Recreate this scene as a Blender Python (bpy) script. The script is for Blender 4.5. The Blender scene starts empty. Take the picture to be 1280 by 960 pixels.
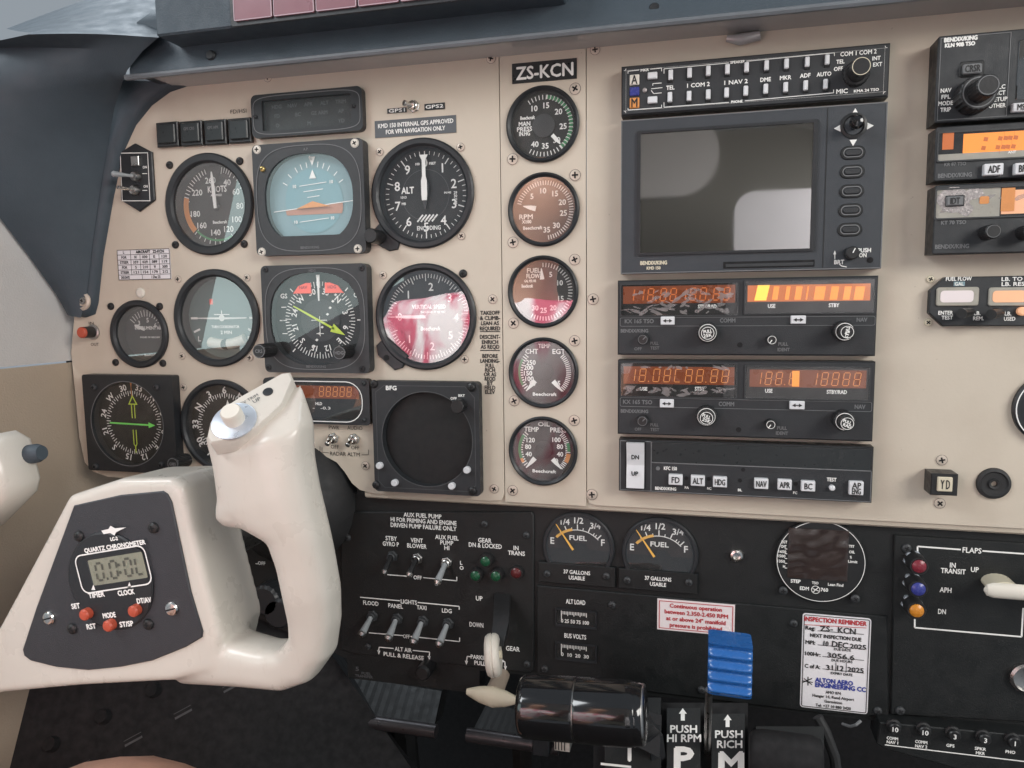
import bpy, bmesh, math, random
from mathutils import Vector, Matrix
random.seed(7)
scene = bpy.context.scene
COL = scene.collection

# ------------------------------------------------------------------ camera, world, lamps, exposure
Z0 = 1.0                                    # height of the camera above the cabin floor datum
F_PX, YAW, PITCH, ROLL = 928.1, 0.24692, 0.10785, -0.01209
cy_, sy_, cp_, sp_, cr_, sr_ = math.cos(YAW), math.sin(YAW), math.cos(PITCH), math.sin(PITCH), math.cos(ROLL), math.sin(ROLL)
FW = Vector((-sy_*cp_, cy_*cp_, -sp_)); RT0 = Vector((cy_, sy_, 0)); UP0 = RT0.cross(FW)
RT = RT0*cr_ + UP0*sr_; UP = UP0*cr_ - RT0*sr_
CAM = Vector((0, -0.51, Z0))
cd = bpy.data.cameras.new('camera'); cam = bpy.data.objects.new('camera', cd); COL.objects.link(cam)
cd.sensor_width = 36; cd.lens = F_PX/1280*36; cd.clip_start = 0.01; cd.clip_end = 100
m3 = Matrix((RT, UP, -FW)).transposed(); cam.matrix_world = Matrix.Translation(CAM) @ m3.to_4x4()
scene.camera = cam

w = bpy.data.worlds.new('World'); scene.world = w; w.use_nodes = True
bg = w.node_tree.nodes['Background']; bg.inputs[0].default_value = (0.80, 0.90, 1.0, 1); bg.inputs[1].default_value = 0.30

def area(name, loc, target, sx, sy, power, color):
    l = bpy.data.lights.new(name, 'AREA'); l.shape = 'RECTANGLE'; l.size = sx; l.size_y = sy; l.energy = power; l.color = color
    o = bpy.data.objects.new(name, l); COL.objects.link(o); o.location = Vector(loc) + Vector((0, 0, Z0))
    o.rotation_euler = (Vector(target) + Vector((0, 0, Z0)) - o.location).to_track_quat('-Z', 'Y').to_euler()
    return o
lw = area('left_window_light', (-0.98, -0.92, 0.08), (-0.30, -0.1, 0.0), 0.66, 0.40, 1.1, (0.80, 1.0, 0.96))
lw.rotation_euler.rotate_axis('Z', math.radians(28))
area('upper_left_fill', (-1.15, -0.9, 0.95), (-0.25, 0, 0.0), 0.8, 0.5, 10.5, (0.93, 0.97, 1.0))  # added lamp for light from the left, set too high for gauges to mirror
area('right_window_light', (1.1, -0.9, 0.50), (0.0, 0, 0.05), 0.8, 0.5, 12.5, (1.0, 0.97, 0.92))
area('windshield_light', (-0.25, 0.35, 0.85), (-0.28, -0.8, 0.05), 1.4, 0.5, 12.0, (0.85, 0.93, 1.0))
sp = bpy.data.lights.new('pilot_fill_spot', 'SPOT'); sp.energy = 620; sp.spot_size = math.radians(19); sp.spot_blend = .25; sp.shadow_soft_size = .02; sp.color = (1, .95, .88)  # spot added as a sunbeam, to brighten the pilot mirrored in the gauges
so = bpy.data.objects.new('pilot_fill_spot', sp); COL.objects.link(so); so.location = (-.34, .95, Z0+1.25); so.rotation_euler = (Vector((-.36, -.86, Z0+.02))-so.location).to_track_quat('-Z', 'Y').to_euler()
area('rear_seat_fill', (0.85, -1.55, 0.45), (0.2, -2.1, 0.15), 0.5, 0.35, 21.0, (0.97, 0.95, 1.0))  # lamp added to brighten the rear seat mirrored in the map display

vs = scene.view_settings; vs.view_transform = 'Standard'; vs.look = 'None'; vs.exposure = 0.27; vs.gamma = 1.0; vs.use_curve_mapping = False

# ------------------------------------------------------------------ helpers
def P(px, py, d=0.0):
    """point of the plane lying d metres in front of the instrument panel, sighted through a photo pixel"""
    v = FW + RT*((px-640)/F_PX) - UP*((py-480)/F_PX)
    return CAM + v*((-d-CAM.y)/v.y)
def R4(x0, y0, x1, y1, d=0.0):
    xm, ym = (x0+x1)/2, (y0+y1)/2
    return P(x0, ym, d).x, P(xm, y1, d).z, P(x1, ym, d).x, P(xm, y0, d).z
def sx(px, py, d, w): return abs(P(px+w/2, py, d).x - P(px-w/2, py, d).x)
def sz(px, py, d, h): return abs(P(px, py-h/2, d).z - P(px, py+h/2, d).z)

MATS = {}
def mat(name, col, rough=0.5, metal=0.0, var=0.10, bump=0.0, scale=60.0, coat=0.0, emit=0.0, ecol=None, spec=0.5, rvar=0.10, bscale=None, streak=None, ior=1.5):
    m = bpy.data.materials.new(name); m.use_nodes = True
    nt = m.node_tree; b = nt.nodes['Principled BSDF']; N = nt.nodes.new; L = nt.links.new
    tc = N('ShaderNodeTexCoord'); n1 = N('ShaderNodeTexNoise'); n1.inputs['Scale'].default_value = scale; n1.inputs['Detail'].default_value = 6; n1.inputs['Roughness'].default_value = .62
    if streak:
        mp = N('ShaderNodeMapping'); mp.inputs['Scale'].default_value = streak; L(tc.outputs['Object'], mp.inputs[0]); L(mp.outputs[0], n1.inputs['Vector'])
    else: L(tc.outputs['Object'], n1.inputs['Vector'])
    mx = N('ShaderNodeMix'); mx.data_type = 'RGBA'
    c = Vector(col)
    mx.inputs[6].default_value = (*(c*(1-var)), 1); mx.inputs[7].default_value = (*[min(1, x) for x in c*(1+var)], 1)
    L(n1.outputs[0], mx.inputs[0]); L(mx.outputs[2], b.inputs['Base Color'])
    mr = N('ShaderNodeMapRange'); mr.inputs[3].default_value = max(.02, rough-rvar); mr.inputs[4].default_value = min(1, rough+rvar)
    mr.inputs[1].default_value = .3; mr.inputs[2].default_value = .7
    n2 = N('ShaderNodeTexNoise'); n2.inputs['Scale'].default_value = scale*2.7; n2.inputs['Detail'].default_value = 4; L(tc.outputs['Object'], n2.inputs['Vector'])
    L(n2.outputs[0], mr.inputs[0]); L(mr.outputs[0], b.inputs['Roughness'])
    b.inputs['Metallic'].default_value = metal; b.inputs['Coat Weight'].default_value = coat; b.inputs['Coat Roughness'].default_value = .12
    b.inputs['Specular IOR Level'].default_value = spec; b.inputs['IOR'].default_value = ior
    if emit:
        b.inputs['Emission Color'].default_value = (*(ecol or col), 1); b.inputs['Emission Strength'].default_value = emit
    if bump:
        n3 = N('ShaderNodeTexNoise'); n3.inputs['Scale'].default_value = bscale or 900; n3.inputs['Detail'].default_value = 3; L(tc.outputs['Object'], n3.inputs['Vector'])
        bp = N('ShaderNodeBump'); bp.inputs['Strength'].default_value = bump; bp.inputs['Distance'].default_value = .0006; L(n3.outputs[0], bp.inputs['Height']); L(bp.outputs[0], b.inputs['Normal'])
    MATS[name] = m
    return m
def glass(name, ior=1.5, tint=(1, 1, 1), rough=0.0, milky=0.0, mcol=(.6, .6, .55)):
    m = bpy.data.materials.new(name); m.use_nodes = True; nt = m.node_tree; nt.nodes.clear(); N = nt.nodes.new; L = nt.links.new
    o = N('ShaderNodeOutputMaterial'); mx = N('ShaderNodeMixShader'); f0 = ((ior-1)/(ior+1))**2*1.7              # two surfaces of a thin pane, the same from both sides
    ge = N('ShaderNodeNewGeometry'); dt = N('ShaderNodeVectorMath'); dt.operation = 'DOT_PRODUCT'; L(ge.outputs['Normal'], dt.inputs[0]); L(ge.outputs['Incoming'], dt.inputs[1])
    def M(op, a, b=None):
        q = N('ShaderNodeMath'); q.operation = op
        for i_, v_ in enumerate((a, b)):
            if v_ is None: continue
            if isinstance(v_, (int, float)): q.inputs[i_].default_value = v_
            else: L(v_, q.inputs[i_])
        return q.outputs[0]
    sch = M('POWER', M('SUBTRACT', 1.0, M('ABSOLUTE', dt.outputs['Value'])), 5.0); fac = M('ADD', M('MULTIPLY', sch, 1-f0), f0)
    t = N('ShaderNodeBsdfTransparent'); t.inputs[0].default_value = (*tint, 1); g = N('ShaderNodeBsdfGlossy'); g.inputs['Roughness'].default_value = rough
    L(fac, mx.inputs[0]); L(t.outputs[0], mx.inputs[1]); L(g.outputs[0], mx.inputs[2])
    tc = N('ShaderNodeTexCoord'); n = N('ShaderNodeTexNoise'); n.inputs['Scale'].default_value = 45; n.inputs['Detail'].default_value = 5; L(tc.outputs['Object'], n.inputs['Vector'])
    bp = N('ShaderNodeBump'); bp.inputs['Strength'].default_value = .03; bp.inputs['Distance'].default_value = .0003; L(n.outputs[0], bp.inputs['Height']); L(bp.outputs[0], g.inputs['Normal'])
    # thin film of dust and smears
    df = N('ShaderNodeBsdfDiffuse'); df.inputs[0].default_value = (*mcol, 1); m2 = N('ShaderNodeMixShader')
    mr = N('ShaderNodeMapRange'); mr.inputs[1].default_value = .42; mr.inputs[2].default_value = .75; mr.inputs[3].default_value = .004+milky*.6; mr.inputs[4].default_value = .025+milky*1.6
    L(n.outputs[0], mr.inputs[0]); L(mr.outputs[0], m2.inputs[0]); L(mx.outputs[0], m2.inputs[1]); L(df.outputs[0], m2.inputs[2]); L(m2.outputs[0], o.inputs[0])
    MATS[name] = m
    return m

mat('cream', (.590, .520, .428), .42, var=.05, bump=.10, scale=9, bscale=500, rvar=.08)
mat('cream_dark', (.47, .38, .30), .5, var=.08, bump=.1, scale=14)
mat('wall_grey', (.56, .54, .52), .7, var=.06, bump=.5, scale=20, bscale=700)
mat('wall_beige', (.42, .34, .26), .7, var=.06, bump=.5, scale=20, bscale=700)
mat('shield', (.048, .066, .082), .62, var=.22, bump=.32, scale=28, bscale=1100)
mat('shield_rim', (.14, .155, .17), .4, var=.2, scale=80)
mat('shield_under', (.40, .40, .40), .16, var=.14, scale=16, rvar=.05, spec=.9)
mat('bezel', (.020, .022, .025), .42, var=.2, bump=.12, scale=90)
mat('bezel_grey', (.036, .039, .042), .5, var=.2, bump=.2, scale=90)
mat('radio', (.024, .0265, .030), .50, var=.2, bump=.3, scale=70, bscale=2500)
mat('radio_edge', (.014, .015, .016), .45, var=.3, scale=90)
mat('mfd_face', (.040, .046, .054), .5, var=.12, bump=.25, scale=60, bscale=2500)
mat('black_panel', (.0095, .0108, .0112), .48, var=.3, bump=.35, scale=40, bscale=1600)
mat('void', (.006, .006, .007), .8, var=.3)
mat('dial', (.008, .0088, .0095), .55, var=.2, scale=70)
mat('dial_grey', (.035, .037, .040), .55, var=.2, scale=70)
mat('screen_brown', (.030, .018, .016), .4, var=.3, scale=40); mat('dial_brown', (.020, .014, .013), .5, var=.2, scale=70)
mat('white_print', (.86, .86, .83), .6, var=.10, scale=300)
mat('dim_print', (.16, .165, .17), .6, var=.25, scale=300)
mat('faint_print', (.075, .078, .082), .6, var=.25, scale=300)
mat('black_print', (.02, .02, .02), .6, var=.2, scale=300)
mat('red_print', (.50, .04, .05), .6, var=.15, scale=300)
mat('blue_print', (.04, .06, .32), .6, var=.15, scale=300)
mat('green_arc', (.06, .30, .12), .6, var=.15, scale=300)
mat('yellow_arc', (.85, .48, .10), .6, var=.15, scale=300)
mat('orange_arc', (.75, .30, .08), .6, var=.15, scale=300)
mat('red_flag', (.85, .10, .07), .5, var=.10, scale=300, emit=.18)
mat('lime', (.55, .70, .06), .5, var=.1, scale=300, emit=.03)
mat('green_needle', (.18, .70, .12), .5, var=.1, scale=300, emit=.10)
mat('sky_blue', (.17, .33, .38), .5, var=.06, scale=80)
mat('sky_ring', (.20, .32, .36), .5, var=.08, scale=80)
mat('earth', (.46, .20, .13), .5, var=.08, scale=80)
mat('teal_dial', (.10, .15, .15), .5, var=.1, scale=60)
mat('placard_black', (.016, .02, .022), .35, var=.2, scale=120)
mat('placard_grey', (.10, .11, .12), .5, var=.1, scale=120)
mat('paper', (.80, .78, .80), .55, var=.04, scale=60)
mat('paper_pink', (.82, .74, .74), .55, var=.05, scale=60)
mat('key_white', (.70, .71, .73), .35, var=.07, scale=120, coat=.2)
mat('knob_black', (.018, .018, .019), .4, var=.3, bump=.1, scale=120)
mat('chrome', (.72, .70, .67), .22, metal=1, var=.12, scale=120)
mat('steel', (.42, .41, .40), .33, metal=1, var=.2, scale=150)
mat('screw_cream', (.60, .52, .44), .38, metal=.25, var=.15, scale=300)
mat('brass', (.65, .50, .20), .35, metal=.8, var=.15, scale=300)
mat('screen', (.033, .031, .029), .035, var=.10, scale=12, rvar=.015, ior=2.9)
mat('amber_back', (.07, .018, .006), .3, var=.3, scale=50, emit=.11, ecol=(.9, .17, .02))
mat('amber_dim', (.22, .06, .015), .4, var=.15, scale=90, emit=.36, ecol=(1, .24, .04))
mat('amber_line', (.50, .20, .06), .4, var=.1, scale=90, emit=.24, ecol=(1, .36, .10))
mat('amber', (.42, .13, .02), .4, var=.12, scale=60, emit=.72, ecol=(1, .31, .04))
mat('amber_hot', (.6, .30, .04), .4, var=.08, scale=60, emit=1.05, ecol=(1, .50, .06))
mat('amber_pale', (.75, .42, .26), .5, var=.1, scale=60, emit=.25, ecol=(1, .45, .2))
mat('film_grey', (.38, .36, .31), .35, var=.25, scale=120)
mat('peel', (.42, .38, .37), .28, metal=.35, var=.5, bump=.6, scale=160, bscale=500)
mat('lcd', (.30, .30, .22), .3, var=.06, scale=60)
mat('lcd_seg', (.09, .085, .06), .4, var=.1)
mat('yoke_white', (.64, .60, .535), .33, var=.035, bump=.05, scale=22, coat=.25, bscale=300)
mat('yoke_plate', (.036, .038, .044), .45, var=.12, bump=.4, scale=60, bscale=1800)
mat('button_red', (.48, .085, .045), .4, var=.1, scale=90)
mat('silver_plate', (.62, .66, .72), .35, metal=.6, var=.08, scale=90)
mat('ivory', (.72, .68, .60), .42, var=.06, scale=60)
mat('ivory_worn', (.66, .60, .46), .45, var=.12, scale=60)
mat('bat_grey', (.30, .32, .33), .4, var=.12, scale=90)
mat('lamp_green', (.015, .085, .04), .25, var=.2, scale=200)
mat('lamp_red', (.22, .03, .045), .25, var=.2, scale=200)
mat('lamp_dim_red', (.10, .018, .02), .25, var=.2, scale=200)
mat('lamp_blue', (.045, .055, .26), .25, var=.2, scale=200)
mat('lamp_amber', (.62, .24, .03), .25, var=.2, scale=200)
mat('blue_knob', (.02, .125, .40), .28, var=.08, scale=60, coat=.4)
mat('gloss_black', (.008, .008, .009), .09, var=.2, scale=60, coat=.6, rvar=.03)
mat('pedal', (.006, .0058, .0055), .5, var=.3, bump=.3, scale=60)
mat('pedal_edge', (.05, .045, .048), .35, metal=.4, var=.3, scale=60)
mat('carpet', (.018, .015, .012), .95, var=.4, bump=.8, scale=200)
mat('maroon_lens', (.21, .085, .105), .35, var=.12, scale=40)
mat('lens_rim', (.42, .30, .34), .4, var=.1)
mat('skin', (.52, .29, .21), .55, var=.14, bump=.25, scale=60, bscale=500)
mat('hair', (.05, .035, .025), .7, var=.3)
mat('headliner', (.60, .57, .52), .8, var=.05)
mat('bulkhead', (.16, .155, .125), .8, var=.08)
mat('leather', (.74, .71, .68), .45, var=.06, scale=12)
mat('rubber', (.022, .022, .023), .65, var=.25, scale=60)
glass('glass', 1.62); glass('glass_strong', 2.15, milky=.008); glass('glass_window', 1.5, milky=.004)
glass('glass_soft', 1.4, rough=.25); glass('film', 1.7, tint=(.90, .84, .80), rough=.12, milky=.0, mcol=(.3, .2, .2)); glass('peel_film', 1.7, tint=(.75, .72, .72), rough=.35, milky=.16, mcol=(.75, .70, .70))

def shirt_material():
    m = mat('shirt', (.80, .55, .60), .85, var=.1); nt = m.node_tree; b = nt.nodes['Principled BSDF']; N = nt.nodes.new; L = nt.links.new
    tc = N('ShaderNodeTexCoord'); wv = N('ShaderNodeTexNoise'); wv.inputs['Scale'].default_value = 11; wv.inputs['Detail'].default_value = 3; wv.inputs['Distortion'].default_value = 1.2
    mp = N('ShaderNodeMapping'); mp.inputs['Scale'].default_value = (1.6, 1, .55); L(tc.outputs['Object'], mp.inputs[0]); L(mp.outputs[0], wv.inputs['Vector']); cr = N('ShaderNodeValToRGB'); e = cr.color_ramp.elements
    e[0].color = (.62, .10, .18, 1); e[0].position = .36; e[1].color = (.90, .84, .87, 1); e[1].position = .56
    e2 = cr.color_ramp.elements.new(.46); e2.color = (.80, .48, .56, 1)
    L(wv.outputs[0], cr.inputs[0]); L(cr.outputs[0], b.inputs['Base Color'])
shirt_material()
def worn_cream():
    """panel paint: pin-prick chips, rubbed patches and faint stains"""
    m = MATS['cream']; nt = m.node_tree; b = nt.nodes['Principled BSDF']; N = nt.nodes.new; L = nt.links.new
    src = b.inputs['Base Color'].links[0].from_socket; tc = N('ShaderNodeTexCoord')
    for sc, lo, hi, amt, col in ((260, .72, .76, .55, (.22, .17, .13, 1)), (26, .52, .80, .35, (.46, .38, .30, 1)), (7, .50, .75, .30, (.50, .45, .38, 1))):
        v = N('ShaderNodeTexNoise'); v.inputs['Scale'].default_value = sc; v.inputs['Detail'].default_value = 5; L(tc.outputs['Object'], v.inputs['Vector'])
        mr = N('ShaderNodeMapRange'); mr.inputs[1].default_value = lo; mr.inputs[2].default_value = hi; mr.inputs[4].default_value = amt; L(v.outputs[0], mr.inputs[0])
        mx = N('ShaderNodeMix'); mx.data_type = 'RGBA'; mx.inputs[7].default_value = col; L(mr.outputs[0], mx.inputs[0]); L(src, mx.inputs[6]); src = mx.outputs[2]
    L(src, b.inputs['Base Color'])
worn_cream()
def worn_white():
    """yoke paint: hairline scratches and grime"""
    m = MATS['yoke_white']; nt = m.node_tree; b = nt.nodes['Principled BSDF']; N = nt.nodes.new; L = nt.links.new
    src = b.inputs['Base Color'].links[0].from_socket
    tc = N('ShaderNodeTexCoord'); mp = N('ShaderNodeMapping'); mp.inputs['Scale'].default_value = (60, 60, 14); mp.inputs['Rotation'].default_value = (.3, .5, .4)
    v = N('ShaderNodeTexNoise'); v.inputs['Scale'].default_value = 4; v.inputs['Detail'].default_value = 8; v.inputs['Roughness'].default_value = .7
    L(tc.outputs['Object'], mp.inputs[0]); L(mp.outputs[0], v.inputs['Vector'])
    mr = N('ShaderNodeMapRange'); mr.inputs[1].default_value = .58; mr.inputs[2].default_value = .90; mr.inputs[4].default_value = .35; L(v.outputs[0], mr.inputs[0])
    mx = N('ShaderNodeMix'); mx.data_type = 'RGBA'; mx.inputs[7].default_value = (.38, .30, .22, 1); L(mr.outputs[0], mx.inputs[0]); L(src, mx.inputs[6]); L(mx.outputs[2], b.inputs['Base Color'])
worn_white()

ORG = {}
def thing(name, label, cat, loc=(0, 0, 0), group=None):
    o = bpy.data.objects.new(name, None); COL.objects.link(o); o.location = loc; o.empty_display_size = .01
    o['label'] = label; o['category'] = cat
    if group: o['group'] = group
    ORG[o.name] = Vector(loc); return o
def tag(o, label, cat, group=None):
    o['label'] = label; o['category'] = cat
    if group: o['group'] = group
    return o
def part(name, bm, m, parent=None, smooth=30, label=None, kind=None):
    off = ORG[parent.name] if parent else Vector((0, 0, 0))
    if off.length: bmesh.ops.translate(bm, verts=bm.verts, vec=-off)
    bmesh.ops.recalc_face_normals(bm, faces=bm.faces)
    if bm.verts:                             # flat sheets face the cabin
        ys = [v.co.y for v in bm.verts]
        if max(ys)-min(ys) < 2e-4:
            for f in bm.faces:
                f.normal_update()
                if f.normal.y > 0: f.normal_flip()
    me = bpy.data.meshes.new(name); bm.to_mesh(me); bm.free()
    for k in (m if isinstance(m, (list, tuple)) else [m]): me.materials.append(MATS[k])
    if smooth:
        for p in me.polygons: p.use_smooth = True
        me.set_sharp_from_angle(angle=math.radians(smooth))
    o = bpy.data.objects.new(name, me); COL.objects.link(o)
    if parent: o.parent = parent
    ORG[o.name] = off
    if label: o['label'] = label
    if kind: o['kind'] = kind
    return o
def BM(): return bmesh.new()
def flat(bm, pts, d):
    """flat polygon of (x, z) points d in front of the panel"""
    vs_ = [bm.verts.new((x, -d, z)) for x, z in pts]
    return bm.faces.new(vs_)
def inset(pts, b):
    n = len(pts); out = []
    A = sum(pts[i][0]*pts[(i+1) % n][1]-pts[(i+1) % n][0]*pts[i][1] for i in range(n)); s = 1 if A > 0 else -1
    for i in range(n):
        p0, p1, p2 = Vector(pts[i-1]), Vector(pts[i]), Vector(pts[(i+1) % n])
        a = (p1-p0).normalized(); c = (p2-p1).normalized(); n1 = Vector((-a.y, a.x))*s; n2 = Vector((-c.y, c.x))*s
        k = n1+n2; L = k.length
        if L < 1e-6: out.append(tuple(p1+n1*b)); continue
        k /= L; out.append(tuple(p1+k*(b/max(.35, k.dot(n1)))))
    return out
def prism(bm, pts, d0, d1, bev=0.0, mi=0):
    """solid from depth d0 up to front d1 with a chamfered front edge"""
    loops = [(pts, d0)] + ([(pts, d1-bev), (inset(pts, bev), d1)] if bev else [(pts, d1)])
    rings = [[bm.verts.new((x, -d, z)) for x, z in lp] for lp, d in loops]
    n = len(pts); fs = []
    for a, b in zip(rings, rings[1:]):
        for i in range(n): fs.append(bm.faces.new((a[i], a[(i+1) % n], b[(i+1) % n], b[i])))
    fs.append(bm.faces.new(rings[-1])); fs.append(bm.faces.new(list(reversed(rings[0]))))
    for f in fs: f.material_index = mi
    return fs
def rect(x0, z0, x1, z1): return [(x0, z0), (x1, z0), (x1, z1), (x0, z1)]
def rrect(x0, z0, x1, z1, r, n=4):
    r = min(r, (x1-x0)/2.01, (z1-z0)/2.01); pts = []
    for cx, cz, a0 in ((x1-r, z0+r, -90), (x1-r, z1-r, 0), (x0+r, z1-r, 90), (x0+r, z0+r, 180)):
        for k in range(n+1):
            a = math.radians(a0+90*k/n); pts.append((cx+r*math.cos(a), cz+r*math.sin(a)))
    return pts
def circ(x, z, r, n=40, a0=0): return [(x+r*math.cos(math.tau*k/n+a0), z+r*math.sin(math.tau*k/n+a0)) for k in range(n)]
def frame2(bm, pts, wd, d):
    """flat outline of width wd"""
    a = [bm.verts.new((x, -d, z)) for x, z in pts]; b = [bm.verts.new((x, -d, z)) for x, z in inset(pts, wd)]
    n = len(pts)
    for i in range(n): bm.faces.new((a[i], a[(i+1) % n], b[(i+1) % n], b[i]))
def lathe(bm, x, z, prof, n=36, cap=True, mi=0):
    rings = [[bm.verts.new((x+r*math.cos(math.tau*k/n), -d, z+r*math.sin(math.tau*k/n))) for k in range(n)] for r, d in prof]
    for a, b in zip(rings, rings[1:]):
        for i in range(n):
            f = bm.faces.new((a[i], a[(i+1) % n], b[(i+1) % n], b[i])); f.material_index = mi
    if cap: f = bm.faces.new(rings[-1]); f.material_index = mi
def knurl(bm, x, z, r, d0, d1, n=20, depth=.06, top=.0004):
    """fluted knob body"""
    pts = []
    for k in range(n*2):
        a = math.tau*k/(n*2); rr = r*(1-depth*(k % 2)); pts.append((x+rr*math.cos(a), z+rr*math.sin(a)))
    prism(bm, pts, d0, d1, top)
def line(bm, pxs, wd, d):
    """printed line through photo points"""
    for (ax, ay), (bx, by) in zip(pxs, pxs[1:]):
        a, b = P(ax, ay, d), P(bx, by, d); seg(bm, (a.x, a.z), (b.x, b.z), wd, d)
def seg(bm, a, b, wd, d, w2=None):
    a, b = Vector(a), Vector(b); t = (b-a).normalized(); n = Vector((-t.y, t.x)); w2 = wd if w2 is None else w2
    flat(bm, [tuple(a-n*wd/2), tuple(b-n*w2/2), tuple(b+n*w2/2), tuple(a+n*wd/2)], d)
def tube(bm, path, radii, n=14, cap=True, up=Vector((0, 0, 1))):
    path = [Vector(p) for p in path]; rings = []
    for i, p in enumerate(path):
        t = (path[min(i+1, len(path)-1)]-path[max(i-1, 0)]).normalized()
        u = t.cross(up); u = u.normalized() if u.length > 1e-4 else t.cross(Vector((1, 0, 0))).normalized()
        v = t.cross(u); r = radii[i] if isinstance(radii, (list, tuple)) else radii
        rings.append([bm.verts.new(p+(u*math.cos(math.tau*k/n)+v*math.sin(math.tau*k/n))*r) for k in range(n)])
    for a, b in zip(rings, rings[1:]):
        for i in range(n): bm.faces.new((a[i], a[(i+1) % n], b[(i+1) % n], b[i]))
    if cap: bm.faces.new(rings[-1]); bm.faces.new(list(reversed(rings[0])))
def loft(bm, rings, cap=True, open_=False):
    R = [[bm.verts.new(p) for p in r] for r in rings]; n = len(R[0]); m_ = n-1 if (n < 3 or open_) else n
    for a, b in zip(R, R[1:]):
        for i in range(m_): bm.faces.new((a[i], a[(i+1) % n], b[(i+1) % n], b[i]))
    if cap: bm.faces.new(R[-1]); bm.faces.new(list(reversed(R[0])))

_TX = {}
def glyphs(s):
    if s not in _TX:
        c = bpy.data.curves.new('t', 'FONT'); c.body = s; c.size = 1; c.resolution_u = 2; c.align_x = 'CENTER'
        o = bpy.data.objects.new('t', c); me = o.to_mesh()
        _TX[s] = ([tuple(v.co) for v in me.vertices], [tuple(p.vertices) for p in me.polygons]); o.to_mesh_clear(); bpy.data.objects.remove(o); bpy.data.curves.remove(c)
    return _TX[s]
CAPH = max(v[1] for v in glyphs('H')[0])
def text_at(bm, s, x, z, h, d, w=None, rot=0.0, bold=0.0):
    vs_, fs = glyphs(s)
    if not vs_: return
    k = h/CAPH; x0 = min(v[0] for v in vs_); x1 = max(v[0] for v in vs_); kx = (w/(x1-x0)) if w else k
    xm = (x0+x1)/2; c, sn = math.cos(rot), math.sin(rot)
    offs = [(0, 0)] if not bold else [(-bold, 0), (bold, 0), (0, bold), (0, -bold)]
    for j, (ox, oz) in enumerate(offs):
        nv = []
        for v in vs_:
            lx, lz = (v[0]-xm)*kx+ox, (v[1]-CAPH/2)*k+oz
            nv.append(bm.verts.new((x+lx*c-lz*sn, -d-j*.00001, z+lx*sn+lz*c)))
        for f in fs: bm.faces.new([nv[i] for i in f])
def T(bm, s, px, py, h, d, w=None, rot=0.0, bold=0.0):
    """lettering centred at a photo point: h cap height and w width in photo pixels"""
    p = P(px, py, d); text_at(bm, s, p.x, p.z, sz(px, py, d, h), d, sx(px, py, d, w) if w else None, math.radians(rot), bold)
def pol(c, r, deg): a = math.radians(90-deg); return (c[0]+r*math.cos(a), c[1]+r*math.sin(a))
def ticks(bm, c, r0, r1, angs, wd, d):
    for a in angs: seg(bm, pol(c, r0, a), pol(c, r1, a), wd, d)
def arc(bm, c, r0, r1, a0, a1, d, n=16):
    A = [bm.verts.new((*[pol(c, r0, a0+(a1-a0)*k/n)[0]], -d, pol(c, r0, a0+(a1-a0)*k/n)[1])) for k in range(n+1)]
    Bv = [bm.verts.new((pol(c, r1, a0+(a1-a0)*k/n)[0], -d, pol(c, r1, a0+(a1-a0)*k/n)[1])) for k in range(n+1)]
    for k in range(n): bm.faces.new((A[k], A[k+1], Bv[k+1], Bv[k]))
def frange(a, b, n): return [a+(b-a)*k/(n-1) for k in range(n)]
SEG = {'0': 'abcdef', '1': 'bc', '2': 'abged', '3': 'abgcd', '4': 'fgbc', '5': 'afgcd', '6': 'afgedc', '7': 'abc', '8': 'abcdefg', '9': 'abcdfg', 'C': 'adef', 'L': 'fed', ' ': '', 'I': 'ef', 'E': 'adefg', ':': ''}
def seven(bm, ch, x, z, w, h, d, t, slant=.12):
    """one seven-segment digit, lower-left corner (x, z)"""
    S = {'a': ((0, h), (w, h)), 'b': ((w, h), (w, h/2)), 'c': ((w, h/2), (w, 0)), 'd': ((0, 0), (w, 0)), 'e': ((0, h/2), (0, 0)), 'f': ((0, h), (0, h/2)), 'g': ((0, h/2), (w, h/2))}
    for k in SEG[ch]:
        a, b = S[k]; a, b = Vector(a), Vector(b); m_ = (b-a).normalized()*t*.6; a += m_; b -= m_
        seg(bm, (x+a.x+a.y*slant, z+a.y), (x+b.x+b.y*slant, z+b.y), t, d)

# ---- screws: one mesh per kind, shared
SCREW = {}
def screw_mesh(kind, r, m, dark='void'):
    key = (kind, round(r, 5), m)
    if key in SCREW: return SCREW[key]
    bm = BM()
    if kind == 'flush':                     # countersunk head with a dark seam round it
        lathe(bm, 0, 0, [(r, .0), (r, .0003)], 20, mi=0)
        lathe(bm, 0, 0, [(r*.86, .0003), (r*.80, .0007), (r*.5, .0009)], 20, mi=0)
        frame2(bm, circ(0, 0, r*.90, 20), r*.09, .00036)
        for f in bm.faces:
            if len(f.verts) == 4 and all(abs(v.co.y+.00036) < 1e-7 for v in f.verts): f.material_index = 1
    elif kind == 'pan':
        lathe(bm, 0, 0, [(r, 0), (r, .0006), (r*.9, .0013), (r*.6, .0018), (r*.3, .002)], 20)
    dd = {'flush': .00105, 'pan': .00215}[kind]
    a0 = .4
    for q in (0, 1):
        c, s = math.cos(a0+q*math.pi/2), math.sin(a0+q*math.pi/2); L_, W_ = r*.5, r*.13
        pts = [(c*a-s*b, s*a+c*b) for a, b in ((-L_, -W_), (L_, -W_), (L_, W_), (-L_, W_))]
        f = flat(bm, pts, dd+q*.00004); f.material_index = 1
    bmesh.ops.recalc_face_normals(bm, faces=bm.faces)
    me = bpy.data.meshes.new('screw'); bm.to_mesh(me); bm.free(); me.materials.append(MATS[m]); me.materials.append(MATS[dark])
    SCREW[key] = me; return me
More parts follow.
